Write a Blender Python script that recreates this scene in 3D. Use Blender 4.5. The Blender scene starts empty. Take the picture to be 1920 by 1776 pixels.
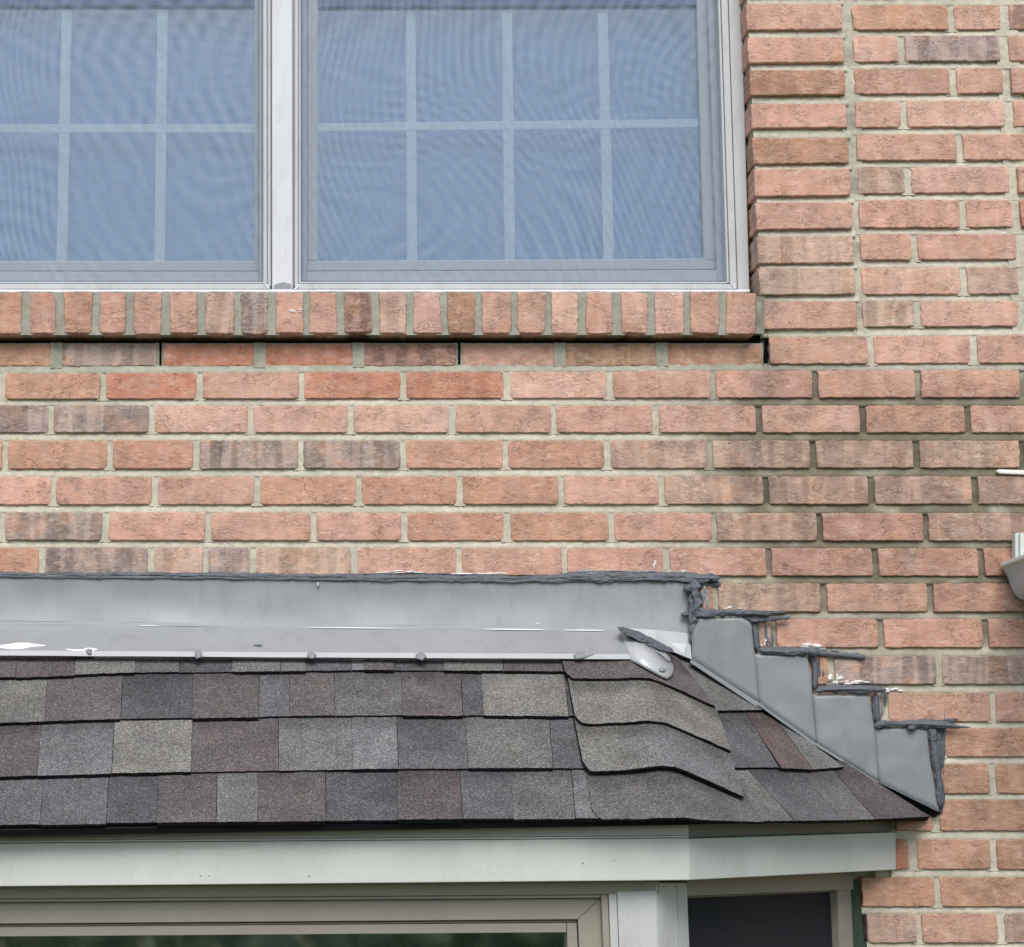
import bpy, math, random
from mathutils import Vector, noise
sc = bpy.context.scene
R = math.radians

# ------------------------------------------------------------------ camera, world, sun, exposure
F_PX, PX0, PY0 = 4000.0, 530.0, 888.0          # focal length and optical axis, in photograph pixels
TH = math.atan(657.0 / F_PX)                   # the phone is tipped up a little
D = 4.2                                        # camera to the face of the brick wall
cam_d = bpy.data.cameras.new("camera")
cam = bpy.data.objects.new("camera", cam_d)
sc.collection.objects.link(cam)
cam.rotation_euler = (R(90) + TH, 0, 0)
cam_d.sensor_fit = 'HORIZONTAL'
cam_d.sensor_width = 36
cam_d.lens = 36 * F_PX / 1920
cam_d.shift_x = (960 - PX0) / 1920
cam_d.clip_start = 0.05
cam_d.clip_end = 2000
sc.camera = cam

SUN_EL, SUN_AZ = R(47), R(182)                 # azimuth from +Y (into the wall), clockwise seen from above
w = bpy.data.worlds.new("World")
sc.world = w
w.use_nodes = True
nt = w.node_tree
bgn = nt.nodes['Background']
sky = nt.nodes.new('ShaderNodeTexSky')
sky.sky_type = 'NISHITA'
sky.sun_disc = False
sky.sun_elevation = SUN_EL
sky.sun_rotation = SUN_AZ
sky.air_density = 1.0
sky.dust_density = 1.5
sky.ozone_density = 1.0
nt.links.new(sky.outputs[0], bgn.inputs[0])
bgn.inputs[1].default_value = 0.09
sl = bpy.data.lights.new("sun", 'SUN')
sl.energy = 1.7
sl.angle = R(38)
sl.color = (1.0, 0.97, 0.93)
so = bpy.data.objects.new("sun", sl)
sc.collection.objects.link(so)
sdir = Vector((math.sin(SUN_AZ) * math.cos(SUN_EL), math.cos(SUN_AZ) * math.cos(SUN_EL), math.sin(SUN_EL)))
so.rotation_euler = sdir.to_track_quat('Z', 'Y').to_euler()
sc.view_settings.view_transform = 'Standard'
sc.view_settings.look = 'None'
sc.view_settings.gamma = 1
sc.view_settings.exposure = 0.76

# ------------------------------------------------------------------ helpers
FWD = Vector((0, math.cos(TH), math.sin(TH)))
UPV = Vector((0, -math.sin(TH), math.cos(TH)))


def ray(px, py):
    return FWD + Vector((1, 0, 0)) * ((px - PX0) / F_PX) + UPV * ((PY0 - py) / F_PX)


def at(px, py, Y=D):
    d = ray(px, py)
    return d * (Y / d.y)


class Plane:
    def __init__(s, a, b, c):
        s.p = a.copy()
        s.n = (b - a).cross(c - a).normalized()
        if s.n.y > 0:
            s.n = -s.n

    def hit(s, px, py, off=0.0):
        d = ray(px, py)
        return d * ((s.p + s.n * off).dot(s.n) / d.dot(s.n))


def srgb(r, g, b, k=1.0):
    f = lambda c: ((c / 255 + .055) / 1.055) ** 2.4 if c > 10 else c / 255 / 12.92
    return (f(r) * k, f(g) * k, f(b) * k)


class MB:
    def __init__(s):
        s.v = []; s.f = []; s.c = []; s.r = []; s.smooth = []

    def vert(s, p, col=(.5, .5, .5, 0), rnd=0.0):
        s.v.append(tuple(p)); s.c.append(col if len(col) == 4 else (*col, 0)); s.r.append(rnd)
        return len(s.v) - 1

    def face(s, *idx, smooth=False):
        s.f.append(idx); s.smooth.append(smooth)

    def grid(s, rows, smooth=True, flip=False):
        for a, b in zip(rows, rows[1:]):
            for i in range(len(a) - 1):
                q = (a[i], a[i + 1], b[i + 1], b[i])
                s.face(*(q[::-1] if flip else q), smooth=smooth)

    def prism(s, pts, ext, col=(.5, .5, .5, 0), rnd=0.0):
        n = len(pts)
        a = [s.vert(p, col, rnd) for p in pts]
        b = [s.vert(Vector(p) + ext, col, rnd) for p in pts]
        s.face(*a)
        s.face(*b[::-1])
        for i in range(n):
            j = (i + 1) % n
            s.face(a[j], a[i], b[i], b[j])

    def build(s, name, mat, parent=None, bevel=0.0, label=None):
        me = bpy.data.meshes.new(name)
        o3 = Vector(parent.get('_o', (0, 0, 0))) if parent else Vector((0, 0, 0))
        me.from_pydata([tuple(Vector(v) - o3) for v in s.v], [], s.f)
        me.polygons.foreach_set('use_smooth', s.smooth)
        ca = me.color_attributes.new('col', 'FLOAT_COLOR', 'POINT')
        ca.data.foreach_set('color', [x for c in s.c for x in c])
        ra = me.attributes.new('rnd', 'FLOAT', 'POINT')
        ra.data.foreach_set('value', s.r)
        me.materials.append(mat)
        me.update()
        import bmesh
        bm = bmesh.new(); bm.from_mesh(me)
        bmesh.ops.recalc_face_normals(bm, faces=bm.faces)
        bm.to_mesh(me); bm.free()
        o = bpy.data.objects.new(name, me)
        sc.collection.objects.link(o)
        if parent:
            o.parent = parent
            o['_o'] = tuple(o3)
        if bevel:
            m = o.modifiers.new('bevel', 'BEVEL')
            m.width = bevel; m.segments = 2; m.limit_method = 'ANGLE'; m.angle_limit = R(40)
        if label:
            o['label'] = label
        return o


def thing(name, label, cat, loc, group=None):
    o = bpy.data.objects.new(name, None)
    o.empty_display_size = 0.1
    sc.collection.objects.link(o)
    o.location = loc
    o['_o'] = tuple(loc)
    o['label'] = label; o['category'] = cat
    if group:
        o['group'] = group
    return o


def N(p, sc_=1.0):
    return noise.noise(Vector(p) * sc_)


# ------------------------------------------------------------------ materials
class NB:
    def __init__(s, name):
        s.m = bpy.data.materials.new(name); s.m.use_nodes = True
        s.t = s.m.node_tree; s.n = s.t.nodes; s.b = s.n['Principled BSDF']; s.out = s.n['Material Output']

    def node(s, typ, **kw):
        n = s.n.new(typ)
        for k, v in kw.items():
            setattr(n, k, v)
        return n

    def link(s, a, b):
        s.t.links.new(a, b)

    def val(s, sock, v):
        if hasattr(v, 'is_linked') or hasattr(v, 'links'):
            s.link(v, sock)
        else:
            sock.default_value = v

    def coord(s, scale=(1, 1, 1), off=None):
        tc = s.node('ShaderNodeTexCoord')
        mp = s.node('ShaderNodeMapping')
        mp.inputs['Scale'].default_value = scale
        s.link(tc.outputs['Object'], mp.inputs['Vector'])
        if off is not None:
            cv = s.node('ShaderNodeCombineXYZ')
            s.link(off, cv.inputs[1])
            s.link(cv.outputs[0], mp.inputs['Location'])
        return mp.outputs[0]

    def noise(s, vec, scale, detail=3, rough=.55, dist=0.0):
        n = s.node('ShaderNodeTexNoise')
        s.link(vec, n.inputs['Vector'])
        n.inputs['Scale'].default_value = scale
        n.inputs['Detail'].default_value = detail
        n.inputs['Roughness'].default_value = rough
        n.inputs['Distortion'].default_value = dist
        return n.outputs['Fac']

    def ramp(s, fac, stops):
        r = s.node('ShaderNodeValToRGB')
        s.link(fac, r.inputs[0])
        e = r.color_ramp.elements
        while len(e) < len(stops):
            e.new(.5)
        for q, (p, c) in zip(e, stops):
            q.position = p
            q.color = (c, c, c, 1) if not isinstance(c, tuple) else (*c[:3], 1)
        return r.outputs['Color']

    def math(s, op, a, b=0.0, c=None):
        m = s.node('ShaderNodeMath', operation=op)
        s.val(m.inputs[0], a); s.val(m.inputs[1], b)
        if c is not None:
            s.val(m.inputs[2], c)
        return m.outputs[0]

    def mix(s, fac, a, b, mode='MIX'):
        m = s.node('ShaderNodeMix', data_type='RGBA', blend_type=mode)
        s.val(m.inputs[0], fac)
        for sock, v in ((m.inputs[6], a), (m.inputs[7], b)):
            s.val(sock, (*v[:3], 1) if isinstance(v, tuple) else v)
        return m.outputs[2]

    def attr(s, name):
        return s.node('ShaderNodeAttribute', attribute_name=name)

    def bump(s, h, strength, dist, prev=None):
        b = s.node('ShaderNodeBump')
        b.inputs['Strength'].default_value = strength
        b.inputs['Distance'].default_value = dist
        s.link(h, b.inputs['Height'])
        if prev is not None:
            s.link(prev, b.inputs['Normal'])
        return b.outputs[0]

    def fin(s, color=None, rough=.6, normal=None, spec=None, metallic=None):
        if color is not None:
            s.val(s.b.inputs['Base Color'], (*color[:3], 1) if isinstance(color, tuple) else color)
        s.val(s.b.inputs['Roughness'], rough)
        if normal is not None:
            s.link(normal, s.b.inputs['Normal'])
        if spec is not None:
            s.b.inputs['Specular IOR Level'].default_value = spec
        if metallic is not None:
            s.b.inputs['Metallic'].default_value = metallic
        return s.m


def mat_brick():
    b = NB('brick')
    a = b.attr('col'); rn = b.attr('rnd')
    off = b.math('MULTIPLY', rn.outputs['Fac'], 7.0)
    v = b.coord(off=off)
    vs = b.coord((1, 1, 2.2), off)
    vb = b.coord((1, 1, .12), off)
    big = b.noise(v, 16, 2, .5)
    mid = b.noise(vs, 42, 5, .7, .15)
    fine = b.noise(b.coord((1, 1, 1.3), off), 300, 3, .7, .3)
    band = b.noise(vb, 34, 1, .4)
    col = a.outputs['Color']
    # burnt and pale patches inside one brick, each with its own hue
    hue = b.noise(v, 19, 3, .6)
    col = b.mix(b.math('MULTIPLY', b.ramp(hue, [(.50, 0.0), (.66, 1.0)]), .55), col, srgb(206, 158, 128))
    hue2 = b.noise(b.coord((1, 1, 1.3), off), 24, 3, .6)
    col = b.mix(b.math('MULTIPLY', b.ramp(hue2, [(.54, 0.0), (.70, 1.0)]), .50), col, srgb(178, 148, 136))
    k = b.ramp(big, [(.3, .86), (.55, 1.0), (.75, 1.10)])
    col = b.mix(1.0, col, k, 'MULTIPLY')
    # kiln-flash banding, strength per brick in alpha
    bd = b.ramp(band, [(.40, .70), (.47, .82), (.5, 1.12), (.60, 1.18), (.64, .9)])
    col = b.mix(a.outputs['Alpha'], col, b.mix(1.0, col, bd, 'MULTIPLY'))
    # pale sandy slurry left on the face
    sl2 = b.math('MULTIPLY', b.ramp(mid, [(.47, 0.0), (.66, 1.0)]), b.ramp(hue2, [(.3, .75), (.6, .25)]))
    col = b.mix(b.math('MULTIPLY', sl2, .75), col, srgb(232, 203, 188))
    # drag cracks: short dark curls where the clay tore, in clusters
    crk = b.noise(b.coord((1, 1, 1.7), off), 88, 5, .72, .5)
    ridge = b.math('ABSOLUTE', b.math('SUBTRACT', b.noise(b.coord((1, 1, 1.9), off), 62, 3, .6, .9), .5))
    clus = b.ramp(b.noise(v, 30, 2, .5), [(.46, 0.0), (.6, 1.0)])
    line = b.math('MULTIPLY', b.ramp(ridge, [(.0, 1.0), (.017, 0.0)]), clus)
    col = b.mix(b.math('MULTIPLY', line, .26), col, srgb(112, 78, 66))
    col = b.mix(b.math('MULTIPLY', b.ramp(crk, [(.31, 1.0), (.36, 0.0)]), .65), col, srgb(104, 74, 62))
    col = b.mix(b.math('MULTIPLY', b.ramp(fine, [(.29, 1.0), (.35, 0.0)]), .6), col, srgb(100, 74, 64))
    h = b.math('ADD', b.math('MULTIPLY', crk, .8), b.math('MULTIPLY', fine, .3))
    h = b.math('SUBTRACT', h, b.math('MULTIPLY', line, .35))
    n = b.bump(h, .9, .004)
    return b.fin(col, .92, n, .15)


def mat_mortar():
    b = NB('mortar')
    a = b.attr('col')
    v = b.coord()
    big = b.noise(v, 9, 3, .6)
    fine = b.noise(v, 420, 3, .75)
    mid = b.noise(v, 70, 3, .6)
    col = b.mix(1.0, a.outputs['Color'], b.ramp(big, [(.3, .84), (.7, 1.12)]), 'MULTIPLY')
    col = b.mix(1.0, col, b.ramp(mid, [(.3, .86), (.7, 1.1)]), 'MULTIPLY')
    col = b.mix(b.math('MULTIPLY', b.ramp(fine, [(.3, 1.0), (.44, 0.0)]), .7), col, srgb(95, 90, 75))
    col = b.mix(b.math('MULTIPLY', b.ramp(fine, [(.62, 0.0), (.75, 1.0)]), .4), col, srgb(225, 222, 205))
    n = b.bump(b.math('ADD', fine, mid), .7, .002)
    return b.fin(col, .95, n, .1)


def mat_shingle():
    b = NB('asphalt_shingle')
    a = b.attr('col'); rn = b.attr('rnd')
    v = b.coord(off=b.math('MULTIPLY', rn.outputs['Fac'], 5.0))
    vor = b.node('ShaderNodeTexVoronoi', feature='F1')
    b.link(v, vor.inputs['Vector'])
    vor.inputs['Scale'].default_value = 560
    sep = b.node('ShaderNodeSeparateColor')
    b.link(vor.outputs['Color'], sep.inputs[0])
    gr = b.noise(v, 300, 2, .8)
    big = b.noise(v, 13, 3, .6)
    col = b.mix(1.0, a.outputs['Color'], b.ramp(sep.outputs[0], [(0, .45), (.3, .78), (.7, 1.08), (.88, 1.4), (1, 1.8)]), 'MULTIPLY')
    col = b.mix(1.0, col, b.ramp(gr, [(.3, .70), (.7, 1.32)]), 'MULTIPLY')
    col = b.mix(1.0, col, b.ramp(big, [(.3, .80), (.7, 1.18)]), 'MULTIPLY')
    hue = b.noise(b.coord(), 21, 4, .7)
    col = b.mix(b.math('MULTIPLY', b.ramp(hue, [(.48, 0.0), (.68, 1.0)]), .35), col, b.mix(1.0, col, srgb(255, 238, 214), 'MULTIPLY'))
    col = b.mix(b.math('MULTIPLY', b.ramp(hue, [(.30, 1.0), (.46, 0.0)]), .35), col, b.mix(1.0, col, srgb(214, 204, 214), 'MULTIPLY'))
    n = b.bump(b.math('ADD', sep.outputs[1], gr), .8, .0014)
    return b.fin(col, .93, n, .12)


def mat_paint(name, col, rough=.4, spots=.0, wob=.0, spec=.4, dirt=None):
    b = NB(name)
    v = b.coord()
    big = b.noise(v, 5, 3, .6)
    c = b.mix(1.0, (*col, 1), b.ramp(big, [(.3, .94), (.7, 1.05)]), 'MULTIPLY')
    fine = b.noise(v, 260, 3, .7)
    c = b.mix(1.0, c, b.ramp(fine, [(.3, .95), (.7, 1.04)]), 'MULTIPLY')
    if dirt:
        sm = b.noise(b.coord((1.0, 1, .35)), 26, 4, .7, .5)
        c = b.mix(b.math('MULTIPLY', b.ramp(sm, [(.5, 0.0), (.72, 1.0)]), .32), c, dirt)
    if spots:
        sp = b.noise(v, 95, 1, .3)
        c = b.mix(b.math('MULTIPLY', b.ramp(sp, [(.79, 0.0), (.81, 1.0)]), spots), c, srgb(92, 86, 74))
    n = b.bump(b.noise(v, 7, 2, .5), .12 + wob, .01 + wob * .05)
    n = b.bump(fine, .15, .0006, n)
    r = b.math('ADD', b.math('MULTIPLY', b.noise(v, 30, 3, .6), .22), rough - .11)
    return b.fin(c, r, n, spec)


def mat_flat(name, col, rough=.8, spec=.2, bump=0.0, bs=300):
    b = NB(name)
    v = b.coord()
    f = b.noise(v, bs, 4, .7)
    c = b.mix(1.0, (*col, 1), b.ramp(f, [(.3, .72), (.7, 1.25)]), 'MULTIPLY')
    n = b.bump(f, bump, .002) if bump else None
    return b.fin(c, rough, n, spec)


def mat_glass(name, tint=(1, 1, 1), refl=1.0, rgh=.015):
    b = NB(name)
    b.n.remove(b.b)
    tr = b.node('ShaderNodeBsdfTransparent'); tr.inputs[0].default_value = (*tint, 1)
    gl = b.node('ShaderNodeBsdfGlossy'); gl.inputs['Roughness'].default_value = rgh
    gl.inputs[0].default_value = (1, 1, 1, 1)
    fr = b.node('ShaderNodeFresnel'); fr.inputs[0].default_value = 1.52
    n = b.bump(b.noise(b.coord(), 2.2, 2, .4), .06, .02)
    b.link(n, gl.inputs['Normal'])
    f = b.math('MINIMUM', b.math('MULTIPLY', fr.outputs[0], refl), 1.0)
    mx = b.node('ShaderNodeMixShader')
    b.link(f, mx.inputs[0]); b.link(tr.outputs[0], mx.inputs[1]); b.link(gl.outputs[0], mx.inputs[2])
    b.link(mx.outputs[0], b.out.inputs[0])
    return b.m


def mat_screen():
    """fibreglass insect mesh: part open, part grey thread, moire bands painted into its opacity"""
    b = NB('insect_mesh')
    b.n.remove(b.b)
    tr = b.node('ShaderNodeBsdfTransparent')
    df = b.node('ShaderNodeBsdfDiffuse'); df.inputs[0].default_value = (*srgb(124, 145, 167), 1)
    gl = b.node('ShaderNodeBsdfGlossy'); gl.inputs['Roughness'].default_value = .5
    gl.inputs[0].default_value = (.5, .55, .6, 1)
    tc = b.node('ShaderNodeTexCoord')
    sx = b.node('ShaderNodeSeparateXYZ'); b.link(tc.outputs['Object'], sx.inputs[0])
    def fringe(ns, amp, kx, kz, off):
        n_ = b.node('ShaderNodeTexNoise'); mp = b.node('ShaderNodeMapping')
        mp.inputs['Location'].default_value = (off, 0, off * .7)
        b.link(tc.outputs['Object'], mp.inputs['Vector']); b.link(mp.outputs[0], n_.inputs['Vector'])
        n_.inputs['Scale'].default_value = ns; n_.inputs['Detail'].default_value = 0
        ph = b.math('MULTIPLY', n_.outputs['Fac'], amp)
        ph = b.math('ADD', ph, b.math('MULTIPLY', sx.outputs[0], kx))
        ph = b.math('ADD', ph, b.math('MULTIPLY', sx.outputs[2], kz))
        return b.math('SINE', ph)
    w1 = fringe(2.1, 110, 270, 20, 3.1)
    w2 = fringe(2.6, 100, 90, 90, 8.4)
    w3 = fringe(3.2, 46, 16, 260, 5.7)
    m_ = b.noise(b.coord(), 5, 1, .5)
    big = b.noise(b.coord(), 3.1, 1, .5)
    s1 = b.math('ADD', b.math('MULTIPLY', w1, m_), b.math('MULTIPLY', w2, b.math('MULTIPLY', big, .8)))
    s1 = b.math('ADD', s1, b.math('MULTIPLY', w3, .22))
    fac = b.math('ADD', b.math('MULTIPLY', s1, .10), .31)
    m1 = b.node('ShaderNodeMixShader'); m1.inputs[0].default_value = .25
    b.link(df.outputs[0], m1.inputs[1]); b.link(gl.outputs[0], m1.inputs[2])
    m2 = b.node('ShaderNodeMixShader')
    b.link(fac, m2.inputs[0]); b.link(tr.outputs[0], m2.inputs[1]); b.link(m1.outputs[0], m2.inputs[2])
    b.link(m2.outputs[0], b.out.inputs[0])
    return b.m


M = dict(
    brick=mat_brick(), mortar=mat_mortar(), shingle=mat_shingle(),
    white=mat_paint('white_vinyl', srgb(208, 209, 212), .38, dirt=srgb(150, 146, 140)),
    trim=mat_paint('window_trim', srgb(188, 190, 192), .4, dirt=srgb(150, 148, 142)),
    sash=mat_paint('sash_vinyl', srgb(158, 162, 168), .45),
    bay=mat_paint('cream_cladding', srgb(199, 202, 195), .42, spots=.8, dirt=srgb(182, 182, 172)),
    bayf=mat_paint('bay_frame_vinyl', srgb(150, 143, 131), .45, spots=.5),  # taupe frame, darkened to carry the overhang's shade
    flash=mat_paint('grey_coated_metal', srgb(132, 136, 138), .33, wob=.18, spec=.5, dirt=srgb(106, 110, 108)),
    wflash=mat_paint('pale_grey_coated_metal', srgb(148, 151, 153), .32, wob=.12, spec=.6, dirt=srgb(120, 122, 122)),
    hem=mat_paint('pale_coated_metal', srgb(182, 184, 185), .3, wob=.1, spec=.6),
    post=mat_paint('shaded_post_cladding', srgb(186, 187, 184), .42, dirt=srgb(150, 148, 140)),  # greyer copy of the cladding, overhang shade put into its colour
    drip=mat_paint('drip_edge_metal', srgb(120, 120, 112), .4),
    seal=mat_flat('grey_sealant', srgb(92, 95, 102), .55, .4, .6, 220),
    sealp=mat_flat('weathered_sealant', srgb(140, 142, 144), .6, .35, .5, 220),
    dark=mat_flat('dark_cavity', (.006, .006, .006), .95, 0),
    deck=mat_flat('dark_underlay', (.015, .015, .017), .9, .1),
    splash=mat_flat('white_splash', srgb(232, 230, 226), .6, .3, .3),
    crease=mat_paint('highlight_white', srgb(240, 242, 244), .25, spec=.7),
    glass=mat_glass('window_glass', (.90, .97, 1.0), 3.0),
    bglass=mat_glass('bay_glass', (.80, .84, .84), 11.0, .035),
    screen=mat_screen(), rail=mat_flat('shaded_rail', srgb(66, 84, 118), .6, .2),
    dmesh=mat_flat('dark_insect_mesh', srgb(34, 37, 44), .8, .1),
    munt=mat_flat('white_grille', srgb(246, 249, 252), .5, .3),
    sky_blind=mat_flat('sky_reflection_blue', srgb(62, 150, 214), .85, .1, 0, 60),
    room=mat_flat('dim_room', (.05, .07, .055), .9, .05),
    gutter=mat_paint('grey_gutter_paint', srgb(190, 202, 207), .4, spec=.5),
)

# ------------------------------------------------------------------ setting: lawn (below and behind the camera, mirrored in the glass)
GZ = -2.4
g = MB()
ids = [[g.vert((x, y, GZ)) for x in (-300, -40, 40, 300)] for y in (-300, -40, 30, 300)]
g.grid(ids)
b_ = NB('lawn_grass')
v_ = b_.coord()
c_ = b_.mix(b_.noise(v_, 3, 5, .7), srgb(70, 82, 52), srgb(112, 118, 84))
lawn = g.build('lawn', b_.fin(c_, .95, b_.bump(b_.noise(v_, 60, 4), .6, .05), .1))
lawn['kind'] = 'structure'

rnd = random.Random(7)
tw = MB()
for i in range(9000):
    x = rnd.uniform(-34, 34)
    cl = 0.5 + .5 * N((x * .22, 3.3, 0)) + .3 * N((x * .9, 1, 5))
    h = 1.4 + 1.7 * cl
    z = GZ + h * rnd.random() ** .8
    y = -15 - 2.5 * rnd.random() - 1.5 * N((x * .6, z, 2))
    p = Vector((x, y, z))
    u = Vector((rnd.gauss(0, 1), rnd.gauss(0, 1), rnd.gauss(0, 1))).normalized() * .26
    q = u.cross(Vector((rnd.gauss(0, 1), rnd.gauss(0, 1), rnd.gauss(0, 1)))).normalized() * .17
    a = [tw.vert(p + d) for d in (-u, q, u, -q)]
    tw.face(*a)
b_ = NB('far_foliage')
c_ = b_.mix(b_.noise(b_.coord(), 1.3, 4, .7), srgb(104, 124, 98), srgb(156, 172, 140))
b_.fin(c_, .8, None, .2)
tl = b_.node('ShaderNodeBsdfTranslucent'); b_.link(c_, tl.inputs[0])
mx = b_.node('ShaderNodeMixShader'); mx.inputs[0].default_value = .5
b_.link(b_.b.outputs[0], mx.inputs[1]); b_.link(tl.outputs[0], mx.inputs[2]); b_.link(mx.outputs[0], b_.out.inputs[0])
trees = tw.build('far_trees', b_.m)
trees['kind'] = 'stuff'

# ------------------------------------------------------------------ brick wall
wall = thing('brick_wall', 'weathered pinkish brick wall with pale mortar around the window and the bay roof', 'brick wall', at(960, 1776))
BR, MO = MB(), MB()
CLS = {
    'P': (213, 167, 148), 'L': (224, 181, 163), 'O': (204, 157, 132), 'R': (200, 138, 114),
    'G': (176, 158, 149), 'T': (198, 168, 150), 'B': (172, 140, 112), 'D': (190, 146, 122), 'M': (172, 136, 122)}
BANDS = {'G': .9, 'T': .55, 'B': .7, 'M': .7}


def stain(px, py):
    """damp run-off stain that starts under the pier and spreads down the right part of the wall"""
    k = 0.0
    if 640 < py < 1350 and px > 1150:
        c = 1470 + (py - 700) * .25
        wd = 120 + (py - 640) * .35
        k = math.exp(-((px - c) / wd) ** 2) * min(1, max(0, (py - 650) / 60)) * min(1, max(0, (1300 - py) / 250))
        k = max(k, .98 * min(1, max(0, (px - 1420) / 160)) * min(1, max(0, (py - 690) / 60)) * min(1, max(0, (1330 - py) / 300)))
        k *= .75 + .6 * N((px * .02, py * .03, 1))
    k2 = math.exp(-((px - 1440) / 34) ** 2 - ((py - 722) / 36) ** 2) * .55
    k2 += math.exp(-((px - 1410) / 45) ** 2 - ((py - 850) / 30) ** 2) * .45
    k2 += math.exp(-((px - 1425) / 60) ** 2 - ((py - 915) / 30) ** 2) * .35
    k2 += math.exp(-((px - 1705) / 14) ** 2 - ((py - 1045) / 24) ** 2) * .5
    k2 += math.exp(-((px - 1440) / 30) ** 2 - ((py - 560) / 90) ** 2) * .4
    return max(0, k), k2


def brick(pc, Y=D, depth=.03, cls='P', tone=1.0, seed=None, rough=1.0):
    """pc: four photograph corners TL TR BR BL of one brick face lying at distance Y"""
    rr = random.Random(seed if seed is not None else (int(pc[0][0]) * 131 + int(pc[0][1]) * 17))
    rid = rr.random() * 10
    base = srgb(*CLS[cls])
    j = [1 + rr.uniform(-.09, .09) for _ in range(3)]
    t = tone * rr.uniform(.86, 1.03)
    base = tuple(base[i] * (t * (.8 + .2 * j[i])) for i in range(3))
    al = BANDS.get(cls, .22) * rr.uniform(.8, 1.1)
    P = [at(x, y, Y) for x, y in pc]
    yoff = rr.uniform(-.0012, .0012)
    wid = (P[1] - P[0]).length; hei = (P[0] - P[3]).length
    nx = max(6, int(wid / .0065)); ny = max(6, int(hei / .0065))
    e = .0014
    def params(n, L):
        a = e / L
        return [0, a * .35, a] + [a * 1.5 + (1 - 3 * a) * i / n for i in range(n + 1)] + [1 - a, 1 - a * .35, 1]
    us, vs = params(nx, wid), params(ny, hei)
    rows = []
    for jv, v in enumerate(vs):
        row = []
        for iu, u in enumerate(us):
            top = P[0].lerp(P[1], u); bot = P[3].lerp(P[2], u)
            p = top.lerp(bot, v)
            px = (pc[0][0] * (1 - u) + pc[1][0] * u) * (1 - v) + (pc[3][0] * (1 - u) + pc[2][0] * u) * v
            py = (pc[0][1] * (1 - u) + pc[1][1] * u) * (1 - v) + (pc[3][1] * (1 - u) + pc[2][1] * u) * v
            q = Vector((p.x, rid * 3, p.z))
            # wandering outline
            du = min(u, 1 - u) * wid; dv = min(v, 1 - v) * hei
            fx = math.exp(-du / .012); fz = math.exp(-dv / .012)
            ox = (N(q, 55) * .0012 + N(q, 230) * .0016) * fx * rough
            oz = (N(q + Vector((0, 5, 0)), 45) * .0007 + N(q + Vector((0, 5, 0)), 230) * .0015) * fz * rough
            d = yoff + N(q, 26) * .0012 + N(q, 110) * .0006
            ed = 0 if (iu in (0, len(us) - 1) or jv in (0, len(vs) - 1)) else 1 if (iu in (1, len(us) - 2) or jv in (1, len(vs) - 2)) else 2
            d += (.0032, .0006, 0)[ed]
            # chipped corners
            cd = math.hypot(min(u, 1 - u) * wid, min(v, 1 - v) * hei)
            d += max(0, .007 - cd) * .5 * (1 + N(q, 30))
            s1, s2 = stain(px, py)
            c = tuple(base[i] * (1 - .36 * s1 * (.85, .95, 1.0)[i]) for i in range(3))
            c = tuple(c[i] * (1 - min(.8, s2)) + (.17, .15, .15)[i] * min(.8, s2) for i in range(3))
            row.append(BR.vert((p.x + ox, p.y + d, p.z + oz), (*c, al), rid))
        rows.append(row)
    BR.grid(rows)
    # returns
    ring = rows[0] + [r[-1] for r in rows[1:]] + rows[-1][-2::-1] + [r[0] for r in rows[-2:0:-1]]
    back = []
    for i in ring:
        x, y, z = BR.v[i]
        back.append(BR.vert((x, Y + depth, z), BR.c[i], rid))
    n = len(ring)
    for i in range(n):
        k = (i + 1) % n
        BR.face(ring[i], ring[k], back[k], back[i])


def mort_col(px, py, tint=0):
    warm = srgb(210, 203, 183)
    cool = srgb(178, 173, 157)
    k = .5 + .5 * N((px * .004, py * .006, 4))
    c = [warm[i] * (1 - k * .5) + cool[i] * k * .5 for i in range(3)]
    s1, s2 = stain(px, py)
    dk = srgb(114, 107, 88)
    f = min(.92, s1 * 1.3 + s2 * .8)
    c = [c[i] * (1 - f) + dk[i] * f for i in range(3)]
    if tint:
        tg = srgb(148, 150, 137)
        c = [c[i] * (1 - tint) + tg[i] * tint for i in range(3)]
    return (*c, 0)


def bed_joint(xa, xb, ytop, ybot, Y=D, r0=.0068, r1=.003, tint=0):
    """weathered mortar bed: struck back under the brick above, nearly flush on the one below"""
    n = max(2, int((xb - xa) / 5))
    rows = []
    prof = [(-.12, r0), (.02, r0), (.25, r0 * .8), (.55, (r0 + r1) / 2), (.85, r1), (1.0, r1 + .0008), (1.15, r1 + .003)]
    for i in range(n + 1):
        x = xa + (xb - xa) * i / n
        yt, yb = ytop(x), ybot(x)
        col = []
        for t, r in prof:
            y = yt + (yb - yt) * t
            p = at(x, y, Y)
            rr = r + N((p.x, 1, p.z), 60) * .0012 + N((p.x, 2, p.z), 210) * .0009
            col.append(MO.vert((p.x, p.y + rr, p.z), mort_col(x, y, tint), 0))
        rows.append(col)
    MO.grid(rows)


def head_joint(x0t, x1t, x0b, x1b, y0, y1, Y=D, r=.004, tint=0, dark=0.0):
    rows = []
    ny = 9
    for j in range(ny + 1):
        v = j / ny
        y = y0 - 3 + (y1 - y0 + 6) * v
        row = []
        for u in (-.35, 0, .25, .5, .75, 1, 1.35):
            xa = x0t + (x0b - x0t) * v; xb = x1t + (x1b - x1t) * v
            x = xa + (xb - xa) * u
            p = at(x, y, Y)
            rr = r + N((p.x, 1, p.z), 70) * .0015 + N((p.x, 2, p.z), 220) * .001 + (.001 if 0 < u < 1 else 0)
            c = mort_col(x, y, tint)
            c = tuple(a * (1 - dark) for a in c[:3]) + (0,)
            row.append(MO.vert((p.x, p.y + rr, p.z), c, 0))
        rows.append(row)
    MO.grid(rows)


def lin(a, b):
    return lambda x: a + (b - a) * (x - 100) / 1700


WEEP = []
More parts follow.
